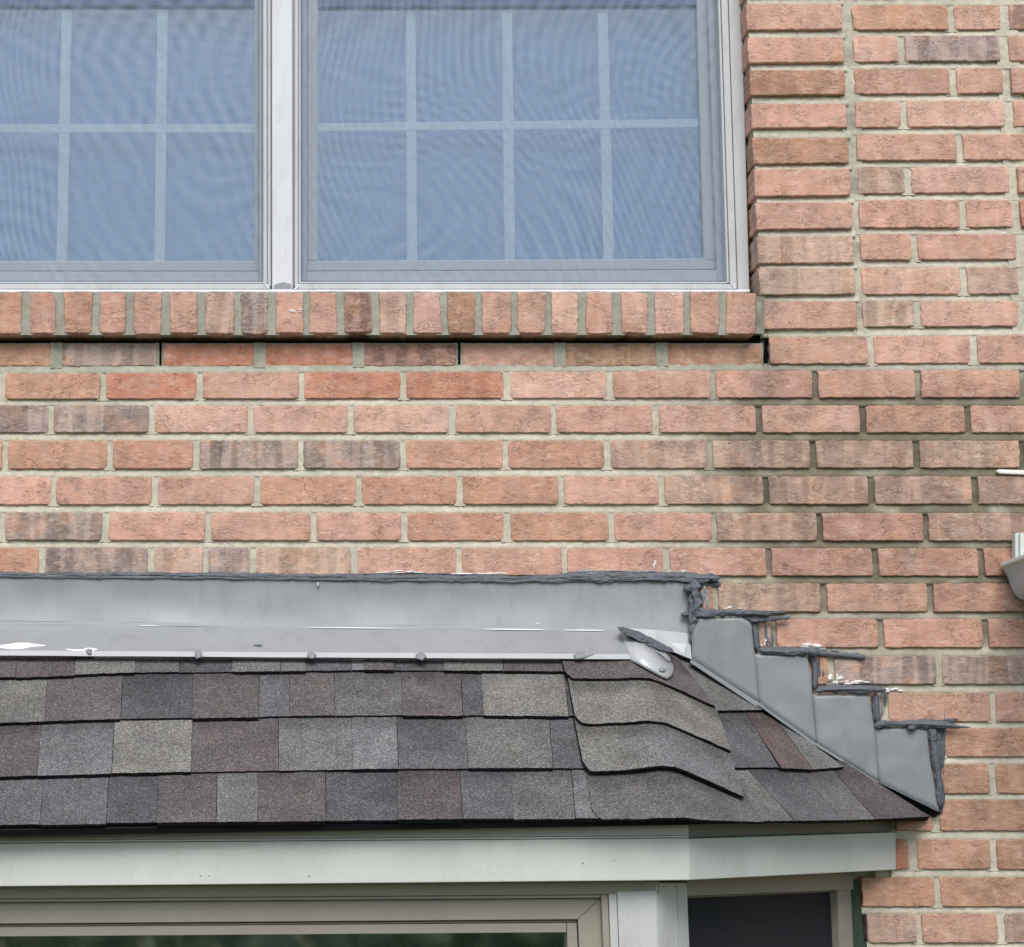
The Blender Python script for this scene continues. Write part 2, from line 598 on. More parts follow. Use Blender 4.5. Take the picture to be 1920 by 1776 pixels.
# (top left, bottom left, top right, bottom right, first x, last x, joints, classes)
ROWS = [
    (644, 687, 629, 681, -870, 2600, [-857, -664, -471, -278, -85, 105, 301, 487, 672, 861, 1050, 1242, 1436, 1634, 1826], 'LPOP' + 'ROGRRMPBOPPPP', {301, 861, 1436}),
    (700, 748, 694, 745, -870, 2600, [-769, -576, -383, -190, 3, 193, 375, 566, 757, 950, 1143, 1337, 1530, 1723, 1917], 'LPOP' + 'PORPRRLPPPPPPP', ()),
    (760, 811, 760, 811, -870, 2600, [-674, -481, -288, -95, 95, 285, 470, 658, 848, 1038, 1230, 1424, 1620, 1815], 'LPO' + 'GGGLLLPPLLPLLP', ()),
    (826, 879, 826, 877, -870, 2600, [-762, -569, -376, -183, 10, 206, 368, 564, 757, 947, 1138, 1331, 1525, 1720, 1917], 'LPOP' + 'OOOGGOOTTTTGTT', ()),
    (894, 946, 893, 945, -870, 2600, [-669, -476, -283, -90, 101, 291, 482, 672, 862, 1053, 1241, 1437, 1634, 1829], 'LPO' + 'PPPPOOOPTTTTTT', ()),
    (961, 1013, 962, 1014, -870, 2600, [-767, -574, -381, -188, 5, 198, 390, 588, 758, 951, 1147, 1340, 1538, 1736], 'LPOP' + 'TGPPPOOPTPTPPPP', ()),
    (1027, 1078, 1028, 1080, -870, 2600, [-689, -496, -303, -110, 80, 283, 385, 475, 665, 861, 1058, 1250, 1442, 1643, 1841], 'LPO' + 'GOGTGTPPPPPPOTPP', ()),
    (1094, 1147, 1094, 1147, 1200, 2600, [1341, 1545, 1746, 1945], 'PTPPPP', ()),
    (1161, 1214, 1161, 1214, 1300, 2600, [1452, 1652, 1849, 2045], 'TPPPPP', ()),
    (1230, 1283, 1230, 1283, 1400, 2600, [1560, 1760, 1955], 'OGGTT', ()),
    (1299, 1353, 1299, 1353, 1500, 2600, [1660, 1862, 2060], 'PPPP', ()),
    (1366, 1419, 1366, 1419, 1600, 2600, [1764, 1962], 'OOOO', ()),
    (1433, 1488, 1433, 1488, 1660, 2600, [1863, 2060], 'OOOO', ()),
    (1500, 1558, 1500, 1558, 1680, 2600, [1755, 1952], 'OOOP', ()),
    (1574, 1630, 1574, 1630, 1672, 2600, [1709, 1863, 2060], 'ROOOP', ()),
    (1645, 1700, 1645, 1700, 1617, 2600, [1758, 1957], 'OOOPP', ()),
    (1713, 1768, 1713, 1768, 1627, 2600, [1724, 1877, 2075], 'TPTPP', ()),
    (1781, 1836, 1781, 1836, 1630, 2600, [1770, 1967], 'POPPP', ()),
    (1917, 1972, 1917, 1972, 1640, 2600, [1775, 1972], 'POPPP', ()),
    (1985, 2040, 1985, 2040, 1644, 2600, [1735, 1890], 'PTPPP', ()),
]
ROWS.insert(len(ROWS) - 2,
    (1849, 1904, 1849, 1904, 1636, 2600, [1730, 1885], 'OPOPP', ()))
sl_ = lambda y: 4.4e-5                                              # verticals lean with the tip of the camera


def lean(x, y, yref):
    return x + (x - PX0) * 4.2e-5 * (y - yref)


for ri, (tl, bl, tr, br, xa, xb, joints, cls, weeps) in enumerate(ROWS):
    T, B = lin(tl, tr), lin(bl, br)
    edges = [xa] + [j for j in joints if xa < j < xb]
    while edges[-1] + 195 < xb:
        edges.append(edges[-1] + 195)
    edges.append(xb)
    for i in range(len(edges) - 1):
        rr = random.Random(ri * 100 + i)
        g0 = 0 if i == 0 else (7.5 if edges[i] in weeps and edges[i] > 1400 else 5.6) + rr.uniform(-1, 1.6)
        g1 = 0 if i == len(edges) - 2 else (7 if edges[i + 1] in weeps and edges[i + 1] > 1400 else 5.6) + rr.uniform(-1, 1.6)
        if (ri, edges[i]) == (14, 1709):
            g0 = 11
        x0, x1 = edges[i] + g0, edges[i + 1] - g1
        ym = (T(x0) + B(x0)) / 2
        pc = [(lean(x0, T(x0), ym), T(x0)), (lean(x1, T(x1), ym), T(x1)), (lean(x1, B(x1), ym), B(x1)), (lean(x0, B(x0), ym), B(x0))]
        c = cls[i] if i < len(cls) else rr.choice('PPOTL')
        under = ri == 0 and x1 < 1440
        if under:
            pc[0] = (pc[0][0], 645); pc[1] = (pc[1][0], 645); pc[2] = (pc[2][0], 686); pc[3] = (pc[3][0], 687)
        brick(pc, D + (.006 if under else 0), .04, c, .92 if ri >= 9 else 1.0)
        if i + 1 < len(edges) - 1:
            e = edges[i + 1]
            x2 = e + 7
            if e in weeps:
                WEEP.append((e, T(e), B(e)))
                if e < 1400:
                    head_joint(e - 9, e - 4.6, e - 9, e - 4.6, 645, B(e), D + .004, .004, .6)
                    head_joint(e + 4.6, e + 9, e + 4.6, e + 9, 645, B(e), D + .004, .004, .6)
            else:
                dk = .12 if 1 <= ri <= 8 and e > 1400 else 0
                wj = 11 if (ri, e) == (14, 1709) else 6.5
                head_joint(lean(e - wj, T(e), ym), lean(e + wj, T(e), ym), lean(e - wj, B(e), ym), lean(e + wj, B(e), ym), (645 if ri == 0 and e < 1440 else T(e)), B(e), D,
                           .0065 if dk else .0035, .7 if ri == 0 and e < 1440 else 0, dk * 2)
    if ri + 1 < len(ROWS):
        n = ROWS[ri + 1]
        T2 = lin(n[0], n[2])
        bed_joint(max(xa, min(xa, n[4])), xb, B, T2, tint=.5 if ri == 0 else 0)
# mortar that packs the top of the first course under the sill
keepc = mort_col
mort_col = lambda px, py, tint=0: (*srgb(64, 60, 52), 0)                # dark colour paints the sill's shadow, plus dirt, into the gap
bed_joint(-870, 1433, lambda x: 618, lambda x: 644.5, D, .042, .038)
mort_col = keepc
bed_joint(1440, 2600, lambda x: 617.5, lin(644, 629))

# the brick pier beside the window, one stretcher wide, and the infill right of it
QY = [(-57, -8), (7, 56), (70, 118), (132, 179), (195, 240), (258, 307), (317, 368), (380, 430), (443, 494), (503, 553), (565, 617)]
QC = 'PPPDPDPPTTP'
XL = lambda y: 1398 + .049 * y
XR = lambda y: 1577 + .0505 * y
for i, (a, b2) in enumerate(QY):
    brick([(XL(a), a), (XR(a), a - 1), (XR(b2), b2 - 2), (XL(b2), b2)], D - .004, .115, QC[i], 1.0, 900 + i)
    if i:
        pb = QY[i - 1][1]
        bed_joint(XL(a) + 4, XR(a) + 6, lambda x, q=pb: q - 1, lambda x, q=a: q - .5, D - .004, .011, .0045, .15)
RY = [(-55, -7), (9, 55), (67, 115), (128, 175), (189, 238), (252, 300), (313, 362), (375, 426), (439, 487), (501, 551), (564, 612)]
RJ = [1690, 1783, 1690, 1787, 1695, 1799, 1703, 1805, 1714, 1807, 1720]
RC = ['PP', 'OL', 'LG', 'PP', 'PL', 'PP', 'TL', 'PP', 'PP', 'LT', 'TL']
RE = [1874, 1876, 1875, 1880, 1884, 1925, 1893, 1898, 1906, 1909, 1909]
XS = lambda y: 1597 + .036 * y
for i, (a, b2) in enumerate(RY):
    j = RJ[i]
    dl = (j - PX0) * 4.2e-5 * (b2 - a) * .5
    brick([(XS(a), a + 1), (j - 6 - dl, a), (j - 6 + dl, b2), (XS(b2), b2 + 1)], D, .04, RC[i][0], 1.0, 950 + i, 1.3)
    brick([(j + 7 - dl, a), (RE[i] - dl, a - 1), (RE[i] + dl, b2 - 1), (j + 7 + dl, b2)], D, .04, RC[i][1], 1.0, 970 + i, 1.3)
    head_joint(j - 7 - dl, j + 8 - dl, j - 7 + dl, j + 8 + dl, a, b2, D, .0045)
    # stretcher beyond, standing a little proud in some courses
    s0 = RE[i] + 17
    brick([(s0 - dl, a - 1), (s0 + 210, a - 2), (s0 + 210, b2 - 1), (s0 + dl, b2 - 1)], D - (.006 if i in (3, 6, 7) else 0), .04, 'PMPPPPPRP'[i % 9], 1.0, 990 + i)
    for q_ in range(3):
        e0 = s0 + 222 + 193 * q_ - (90 if i % 2 else 0)
        if True:
            brick([(max(e0, s0 + 222), a - 2), (e0 + 181, a - 2), (e0 + 181, b2 - 1), (max(e0, s0 + 222), b2 - 1)], D, .04, 'PLOTP'[(i + q_) % 5], 1.0, 1200 + 5 * i + q_)
    if i:
        pb = RY[i - 1][1]
        bed_joint(XS(a) - 4, 2600, lambda x, q=pb: q, lambda x, q=a: q, D, .0085, .0035)
bed_joint(XL(590), 2600, lambda x: 614, lambda x: 630, D, .009, .004)
# tall mortar joints either side of the infill
for y0 in range(-60, 620, 30):
    y1 = y0 + 30
    head_joint(XR(y0) - 2, XS(y0) + 3, XR(y1) - 2, XS(y1) + 3, y0, y1, D, .004, .2, .25 if y0 % 120 > 60 else .0)
    head_joint(1873 + .057 * y0, 1898 + .057 * y0, 1873 + .057 * y1, 1898 + .057 * y1, y0, y1, D, .004)

# backing behind everything: a solid slab with the openings left free
BK = MB()
def slab(xa, ya, xb, yb, Y0, Y1, col):
    pts = [at(xa, ya, Y0), at(xb, ya, Y0), at(xb, yb, Y0), at(xa, yb, Y0)]
    pts[1].z = pts[0].z; pts[2].z = pts[3].z
    pts[3].x = pts[0].x; pts[2].x = pts[1].x
    BK.prism(pts, Vector((0, Y1 - Y0, 0)), col)
mc = mort_col(500, 900)
slab(-890, 644, 2620, 1600, D + .011, D + .28, mc)
slab(1640, 1598, 2620, 2044, D + .011, D + .279, mc)
slab(1440, -120, 2620, 645, D + .011, D + .281, mc)
BK.prism([at(XL(-60) + 3, -60, D + .0072), at(XL(-60) + 60, -60, D + .0072), at(XL(618) + 60, 618, D + .0072), at(XL(618) + 3, 618, D + .0072)], Vector((0, .104, 0)), mc)
BK.build('backing', M['mortar'], wall)
BR.build('brickwork', M['brick'], wall)

# weep slots left open in the first course
for e, y0, y1 in WEEP:
    wm = MB()
    hw = 2.6 if e < 1400 else 5.5
    if e > 1400:
        y0 = 622
    y1 += 5
    n = 8
    L, Rr = [], []
    for i in range(n + 1):
        y = y0 + (y1 - y0) * i / n
        s = .65 + .5 * abs(N((e, y * .09, 0)))
        L.append((e - hw * s, y)); Rr.append((e + hw * s + N((e, y * .1, 3)) * 1.0, y))
    Yf = D + (.0055 if e < 1400 else .0015)
    rows = [[wm.vert(at(*L[i], Yf)), wm.vert(at(*L[i], D + .0085)), wm.vert(at(*Rr[i], D + .0085)), wm.vert(at(*Rr[i], Yf))] for i in range(n + 1)]
    wm.grid(rows, smooth=False)
    wm.build('weep_hole', M['dark'], wall)

# rowlock brick sill, one child with its own mortar
keepBR, keepMO = BR, MO
BR, MO = MB(), MB()
SX = [(-220 - 65 * k_, -171 - 65 * k_) for k_ in range(10, 0, -1)] + [(-220, -171), (-155, -106), (-91, -42), (-24, 39), (55, 104), (121, 172), (186, 235), (252, 303), (318, 370), (387, 437), (453, 502), (518, 568),
      (581, 631), (647, 695), (711, 762), (776, 826), (840, 892), (905, 957), (969, 1021), (1034, 1085), (1099, 1148), (1165, 1215),
      (1230, 1281), (1295, 1348), (1362, 1418)]
SC = 'PLOPPGPOPP' + 'PPPOPDPPPTGPPMTLDPPLPPLPP'
SYF = D - .030
for i, (a, b2) in enumerate(SX):
    rr = random.Random(40 + i)
    o = [rr.uniform(-2, 2) for _ in range(6)]
    yb = 624.5 + rr.uniform(-1.2, 1.5)
    brick([(a + o[0], 547 + o[4] * .5), (b2 + o[1], 548 + o[5] * .5), (b2 + o[2], yb), (a + o[3], yb - o[5] * .3)], SYF, .11, SC[i], .93, 60 + i, 1.25)
for (a, b2), (c2, d2) in zip(SX, SX[1:]):
    head_joint(b2 - 1, c2 + 1, b2 - 1, c2 + 1, 550, 624, SYF, .0045, .75)
    # underside and body of the sill joint
    MO.prism([at(b2 - 2, 551, SYF + .006), at(c2 + 2, 551, SYF + .006), at(c2 + 2, 626, SYF + .006), at(b2 - 2, 626, SYF + .006)], Vector((0, .1, 0)), mort_col(600, 600, .75))
MO.prism([at(-870, 552, SYF + .03), at(1416, 552, SYF + .03), at(1416, 625, SYF + .03), at(-870, 625, SYF + .03)], Vector((0, .07, 0)), mort_col(600, 600, .75))
sill = BR.build('window_sill', M['brick'], wall)
MO.build('sill_mortar', M['mortar'], sill)
MO = keepMO
head_joint(1418, 1430, 1419, 1430, 558, 622, D - .012, .004, .6, .25)
MO.prism([at(1417, 556, D - .007), at(1431, 556, D - .007), at(1431, 624, D - .007), at(1417, 624, D - .007)], Vector((0, .03, 0)), mort_col(1430, 600, .6))
MO.build('mortar_joints', M['mortar'], wall)


# chalky splashes and old mortar smears left on the bricks
def splash(cx, cy, wx, wy, Y, n, seed, mat=None, parent=None, name='mortar_smear', norm=None):
    rr = random.Random(seed)
    s = MB()
    for k in range(n):
        x = cx + rr.uniform(-.5, .5) * wx; y = cy + rr.uniform(-.5, .5) * wy
        rx = rr.uniform(.12, .38) * wx * .6; ry = rr.uniform(.3, .6) * wy * .6
        m = 14
        P = (lambda a, b_: at(a, b_, Y)) if norm is None else (lambda a, b_: norm.hit(a, b_, Y))
        up = Vector((0, -1, 0)) if norm is None else norm.n
        th = .0006 + .0004 * k / n
        c0 = s.vert(P(x, y) + up * th)
        ring1, ring2 = [], []
        for i in range(m):
            t = 2 * math.pi * i / m
            q = 1 + .9 * N((math.cos(t) * 2.1 + k, math.sin(t) * 2.1, seed))
            ring1.append(s.vert(P(x + rx * q * .7 * math.cos(t), y + ry * q * .7 * math.sin(t)) + up * th * .9))
            ring2.append(s.vert(P(x + rx * q * math.cos(t), y + ry * q * math.sin(t)) - up * .002))
        for i in range(m):
            j = (i + 1) % m
            s.face(c0, ring1[i], ring1[j], smooth=True)
            s.face(ring1[i], ring2[i], ring2[j], ring1[j], smooth=True)
    return s.build(name, mat or M['splash'], parent)


for k, (cx, cy, wx, wy, n) in enumerate([(1566, 1273, 26, 16, 8), (1608, 1280, 46, 7, 8), (1676, 1293, 34, 10, 7), (1314, 1102, 14, 10, 4),
                                        (1372, 1139, 34, 5, 6), (1514, 1211, 40, 8, 7), (1432, 1206, 12, 10, 4), (1228, 1060, 5, 18, 3), (1265, 1071, 36, 4, 5),
                                        (748, 1072, 80, 4, 8), (880, 1076, 120, 4, 8), (1261, 555, 7, 9, 3), (549, 583, 34, 7, 5)]):
    splash(cx, cy, wx, wy, (SYF if cy < 600 else D) - .0012, n, 100 + k, parent=wall)

# white caulk smear on the joint at the right
cs = MB()
pts = [(1868, 884), (1872, 880), (1890, 880.5), (1925, 882), (2000, 882), (2000, 892), (1918, 890), (1875, 888)]
cs.prism([at(x, y, D - .006) for x, y in pts], Vector((0, .008, 0)))
cs.build('caulk_strip', M['splash'], wall, bevel=.002)

# ------------------------------------------------------------------ upper double window
win = thing('double_window', 'double window with white trim, insect screens and white grilles above the brick sill', 'window', at(530, 546, D + .05))
WF = D + .055                                                      # face of the trim
def quad(x0a, x1a, y0, x0b, x1b, y1, Y):
    return [at(x0a, y0, Y), at(x1a, y0, Y), at(x1b, y1, Y), at(x0b, y1, Y)]
def vbar(m, xt0, xt1, xb0, xb1, y0, y1, Y, dep):                   # x given at y=0 and y=530
    X = lambda a, b2, y: a + (b2 - a) * y / 530
    m.prism(quad(X(xt0, xb0, y0), X(xt1, xb1, y0), y0, X(xt0, xb0, y1), X(xt1, xb1, y1), y1, Y), Vector((0, dep, 0)))
YT = -110
m = MB(); vbar(m, 509.5, 548, 510, 549, YT, 545, WF - .004, .02); vbar(m, 503, 558, 503, 558, YT, 540, WF + .017, .08); m.build('mullion', M['white'], win, .002)

def frame(name, vs, hs):
    f = MB()
    for a in vs: vbar(f, *a)
    for pts, Y, dep in hs:
        f.prism([at(x, y, Y) for x, y in pts], Vector((0, dep, 0)))
    return f.build(name, M['trim'], win, .0022)

# right-hand window
frame('trim', [(552.5, 560, 552, 559.5, YT, 537, WF, .06), (560.4, 564, 560, 564.5, YT, 533, WF - .006, .05),
               (1366, 1391, 1383, 1405, YT, 546, WF, .08), (1352, 1365, 1368.5, 1382, YT, 540, WF - .004, .06), (1346, 1351, 1363, 1367.6, YT, 531, WF - .008, .055)],
      [([(560, 528.5), (1366, 528.5), (1366, 532), (560, 532)], WF - .005, .05),
       ([(553, 532.6), (1382, 532.6), (1382, 542.5), (553, 542.5)], WF - .009, .06)])
# left-hand window
frame('trim', [(501.5, 507.6, 501.5, 508, YT, 538, WF, .06), (493, 500.8, 493.5, 501, YT, 533, WF - .006, .05)],
      [([(-900, 528.5), (495, 528.5), (495, 532), (-900, 532)], WF - .006, .05),
       ([(-900, 532.6), (506, 532.6), (506, 542.5), (-900, 542.5)], WF - .009, .06)])
# white sealant under the trim, and mitre keys at the corners
b2 = MB()
n = 230
rows = []
for i in range(n + 1):
    x = -900 + 2306 * i / n
    k = N((x * .03, 0, 0)) * 1.6 + N((x * .11, 1, 0)) * 1.2
    if 512 < x < 548: continue
    rows.append([b2.vert(at(x, 542.2, WF - .004)), b2.vert(at(x, 545, WF - .016)), b2.vert(at(x, 547.4 + k, WF - .018)), b2.vert(at(x, 551 + k, WF - .01))])
b2.grid(rows)
b2.build('caulk_line', M['white'], win)
for pts in ([(494.5, 533), (498.5, 532), (506.5, 541), (503, 542.6)], [(560.5, 532.6), (561.5, 537), (553.5, 543.6), (550, 541.8)], [(1369, 531.5), (1373, 532), (1382, 541), (1378, 542.5)]):
    k = MB(); k.prism([at(x, y, WF - .011) for x, y in pts], Vector((0, .02, 0))); k.build('mitre_key', M['white'], win, .001)
gm = MB(); gm.prism([at(514, 534, WF - .0055), at(531, 529, WF - .0055), at(546, 533, WF - .0055), at(549, 549, WF - .0055), at(511, 549, WF - .0055)], Vector((0, .004, 0)))
gm.build('sealant_patch', M['sealp'], win)

SA, SB = WF + .028, WF + .05                                        # screen channel and sash faces
def sash(side):
    s = MB()
    if side == 'right':
        vbar(s, 565, 575, 565, 575, YT, 527.5, SA, .05); vbar(s, 575.8, 596, 575.8, 596, YT, 489, SB, .03)
        vbar(s, 1327, 1346, 1345.5, 1363.5, YT, 527.5, SA, .05); vbar(s, 1306, 1326, 1321, 1344.5, YT, 489, SB, .03)
        s.prism([at(x, y, SA) for x, y in ((575, 509), (1345, 506), (1345, 527.6), (575, 527.6))], Vector((0, .05, 0)))
        s.prism([at(x, y, SB) for x, y in ((575, 489.4), (1345, 484.5), (1345, 505.2), (575, 508.2))], Vector((0, .03, 0)))
        mr = [at(x, y, SB + .002) for x, y in ((596, -40), (1308, -40), (1308, 10), (596, 13))]
    else:
        vbar(s, 485, 493, 485, 493, YT, 527.5, SA, .05); vbar(s, 477.5, 484.4, 477.5, 484.4, YT, 489, SB, .03)
        s.prism([at(x, y, SA) for x, y in ((-900, 509), (485, 509), (485, 527.6), (-900, 527.6))], Vector((0, .05, 0)))
        s.prism([at(x, y, SB) for x, y in ((-900, 489), (485, 489), (485, 508.2), (-900, 508.2))], Vector((0, .03, 0)))
        mr = [at(x, y, SB + .002) for x, y in ((-900, -40), (478, -40), (478, 11), (-900, 13))]
    so_ = s.build('sash', M['sash'], win, .002)
    GY = SB + .012
    r_ = MB(); r_.prism(mr, Vector((0, .028, 0))); r_.build('meeting_rail', M['rail'], so_, .002)  # dark blue colour stands in for the shadow band at the top
    xa, xb = (594, 1324) if side == 'right' else (-900, 480)
    g2 = MB(); g2.prism([at(xa, -100, GY), at(xb, -100, GY), at(xb, 492, GY), at(xa, 492, GY)], Vector((0, .004, 0)))
    g2.build('glass', M['glass'], so_)
    k = MB()
    MY = GY + .008
    if side == 'right':
        for a in ((761, 779, 763, 782.5), (940, 960, 946.5, 966.5), (1119.5, 1139, 1132.5, 1153)):
            vbar(k, *a, -100, 492, MY, .006)
        k.prism([at(x, y, MY - .0022) for x, y in ((594, 231), (1326, 222.5), (1326, 238.5), (594, 246.5))], Vector((0, .0105, 0)))
    else:
        for a in ((-792, -772, -822, -801), (-611, -591, -637, -616), (-430, -410, -451, -430), (-248, -228, -266, -245), (-66, -46, -80, -59), (115.5, 135, 104.5, 125), (295, 315, 288.5, 308.5)):
            vbar(k, *a, -100, 492, MY, .006)
        k.prism([at(x, y, MY - .0022) for x, y in ((-900, 233), (480, 232), (480, 248.5), (-900, 249.5))], Vector((0, .0105, 0)))
    k.build('grille', M['munt'], so_, .0015)
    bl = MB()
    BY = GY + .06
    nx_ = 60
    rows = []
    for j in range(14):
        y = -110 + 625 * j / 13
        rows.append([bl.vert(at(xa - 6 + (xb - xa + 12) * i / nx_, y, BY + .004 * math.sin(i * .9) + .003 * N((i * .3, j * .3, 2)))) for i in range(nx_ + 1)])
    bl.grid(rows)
    bl.build('sky_blind', M['sky_blind'], so_)  # added blind, its blue stands in for sky mirrored in the panes
    c = MB()
    SY = WF + .014
    xa, xb = (564, 1364) if side == 'right' else (-900, 493.5)
    rows = []
    for j in range(20):
        y = -105 + 634 * j / 19
        xr = xb if side == 'left' else 1347 + .033 * y
        rows.append([c.vert(at(xa + (xr - xa) * i / 30, y, SY + .0012 * N((i * .35, j * .4, 9)))) for i in range(31)])
    c.grid(rows)
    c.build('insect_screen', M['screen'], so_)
sash('left'); sash('right')

# ------------------------------------------------------------------ small hipped roof over the bay
bay = thing('bay_window', 'cream framed bay window with mottled grey shingle roof and grey metal flashing', 'bay window', at(900, 1776, 3.75))
YE = 3.66
FR = Plane(at(0, 1547, YE), at(1140, 1538, YE), at(600, 1171, D))
E_ = FR.hit(1300, 1538)
P1, P2 = at(1180, 1177, D), at(1757, 1533, D)
SD = Plane(P1, P2, E_)


dk = MB()
tl_, tr_ = FR.hit(-900, 1167), FR.hit(1178, 1178)
dk.prism([FR.hit(-900, 1572), FR.hit(1294, 1536), tr_, tl_], -FR.n * .012)
dk.prism([SD.hit(1294, 1536), SD.hit(1744, 1531), SD.hit(1180, 1180)], -SD.n * .012)
roof = dk.build('roof', M['deck'], bay)


def lerp2(poly, x):
    for (xa, ya), (xb, yb) in zip(poly, poly[1:]):
        if x <= xb:
            return ya + (yb - ya) * (x - xa) / (xb - xa)
    return poly[-1][1]


GR = {'t': (140, 138, 130), 'b': (122, 112, 112), 'd': (104, 104, 109), 'g': (124, 122, 122), 'l': (136, 138, 140), 'p': (118, 105, 106),
      'k': (106, 105, 110), 'y': (150, 147, 138), 's': (116, 117, 122), 'n': (130, 131, 127), 'r': (130, 108, 106)}


def calm(c):
    m_ = sum(c) / 3
    return tuple((x * .60 + m_ * .40 * t_) * .70 for x, t_ in zip(c, (1.02, 1.0, .97)))


def shingle(mb, plane, bl, br_, tr_, tl_, c, thick, seed, o_b=.0085, o_t=.003, ragged=1.0):
    """one tab: bottom edge bl->br_, top edge tl_->tr_ in photograph points on the roof plane"""
    rr = random.Random(seed)
    base = calm(srgb(*GR[c])); k = rr.uniform(.92, 1.06)
    base = tuple(x * k for x in base)
    rid = rr.random() * 10
    band_ = rr.choice((0, .12, .26, .34))                              # printed shadow band of darker granules
    wpx = math.hypot(br_[0] - bl[0], br_[1] - bl[1])
    nx = max(3, int(wpx / 4)); ny = 10
    rows = []
    for j in range(ny + 1):
        v = j / ny
        row = []
        for i in range(nx + 1):
            u = i / nx
            x = (bl[0] + (br_[0] - bl[0]) * u) * (1 - v) + (tl_[0] + (tr_[0] - tl_[0]) * u) * v
            y = (bl[1] + (br_[1] - bl[1]) * u) * (1 - v) + (tl_[1] + (tr_[1] - tl_[1]) * u) * v
            if j == 0:
                y += ragged * (N((x * .05, seed, 0)) * .8 + N((x * .35, seed, 1)) * .9)
            if i in (0, nx):
                x += N((y * .3, seed, 4)) * .7
            o = o_b + thick + (o_t - o_b - thick) * v + N((x * .02, y * .02, seed)) * .0008
            kk = 1 - band_ * max(0, min(1, (v - .55 + .10 * N((x * .06, seed, 2)) + .06 * N((x * .3, seed, 5))) / .14))
            row.append(mb.vert(plane.hit(x, y, o), (base[0] * kk, base[1] * kk, base[2] * kk, 0), rid))
        rows.append(row)
    mb.grid(rows)
    blk = (.012, .012, .014, 0)
    # cut edges
    low = [mb.vert(mb.v[q], blk, rid) for q in rows[0]]
    lo2 = [mb.vert(Vector(mb.v[q]) - plane.n * (thick + .0042), blk, rid) for q in rows[0]]
    mb.grid([low, lo2], smooth=False)
    for side in (0, -1):
        a = [mb.vert(mb.v[r[side]], blk, rid) for r in rows]
        b3 = [mb.vert(Vector(mb.v[r[side]]) - plane.n * (thick * (1 - j / ny) + .0015), blk, rid) for j, r in enumerate(rows)]
        mb.grid([a, b3], smooth=False)


BUTT = [
    [(-900, 1299), (0, 1271), (249, 1261), (456, 1259), (700, 1256), (1060, 1258)],
    [(-900, 1382), (0, 1355), (220, 1349), (700, 1341), (1080, 1343)],
    [(-900, 1484), (0, 1456), (205, 1450), (700, 1441), (1105, 1441)],
    [(-900, 1577), (0, 1547), (700, 1537), (1145, 1535)]]
TOPY = [[(-900, 1203), (1180, 1208)]] + [[(x, y - 22) for x, y in q] for q in BUTT[:3]]
TABS = [
    ([-900, -800, -655, -540, -410, -320, -180, -60, 29, 139, 253, 336, 435, 526, 574, 659, 683, 739, 832, 944, 1062], 'gptsbpgbptgdnnslbdtpt'[0:20]),
    ([-900, -800, -655, -540, -410, -320, -210, -90, 83, 226, 360, 485, 543, 628, 755, 868, 907, 1066, 1082], 'sdgnbgptbdbsbgbdyk'),
    ([-900, -800, -655, -540, -410, -320, -190, -60, 70, 209, 358, 522, 661, 747, 878, 1037, 1105], 'ylpnssgblypnlsnkk'),
    ([-900, -800, -655, -540, -410, -320, -200, -80, 75, 199, 294, 405, 483, 611, 747, 867, 963, 1079, 1148], 'tbndpgpssdbnbdpsglk')]
for ci in (3, 2, 1, 0):
    mb = MB()
    xs, cs_ = TABS[ci]
    for i in range(len(xs) - 1):
        xa, xb = xs[i] + (.8 if i % 2 else .3), xs[i + 1] - .3
        def up(x, f):
            yb = lerp2(BUTT[ci], x); yt = lerp2(TOPY[ci], x)
            return (x - (x - PX0) * 1.62e-4 * (yb - yt) * 1.0, yt)
        rr = random.Random(ci * 50 + i)
        yb0, yb1 = lerp2(BUTT[ci], xa), lerp2(BUTT[ci], xb)
        thick = .0042 if cs_[i % len(cs_)] in 'tylnbpr' and rr.random() < .8 else rr.choice((.0012, .0005))
        jig = rr.uniform(-1.2, 1.2)
        shingle(mb, FR, (xa, yb0 + jig), (xb, yb1 + jig), up(xb, 1), up(xa, 0), cs_[i % len(cs_)], thick, ci * 50 + i)
    mb.build('shingle_course', M['shingle'], roof)

# courses on the angled side
SIDE = [
    [((1320, 1540), (1490, 1539), (1388, 1428), (1262, 1428), 'n', .001), ((1491, 1539), (1580, 1538), (1482, 1428), (1389, 1428), 's', .003),
     ((1580.5, 1538), (1640, 1536), (1545, 1424), (1482.5, 1428), 'g', .0028), ((1641, 1536), (1744, 1531), (1582, 1427), (1546, 1424), 'p', .001)],
    [((1300, 1440), (1465, 1439), (1385, 1318), (1220, 1318), 's', .001), ((1465.5, 1440), (1524, 1443), (1440, 1330), (1385.5, 1318), 'r', .0045),
     ((1525, 1443), (1583, 1438), (1447, 1340), (1441, 1330), 'n', .003)],
    [((1290, 1333), (1438, 1331), (1282, 1225), (1215, 1225), 'n', .002)]]
for ci, tabs in enumerate(SIDE):
    mb = MB()
    for k, (bl, br_, tr_, tl_, c, th) in enumerate(tabs):
        shingle(mb, SD, bl, br_, tr_, tl_, c, th, 300 + ci * 20 + k)
    mb.build('shingle_course', M['shingle'], roof)

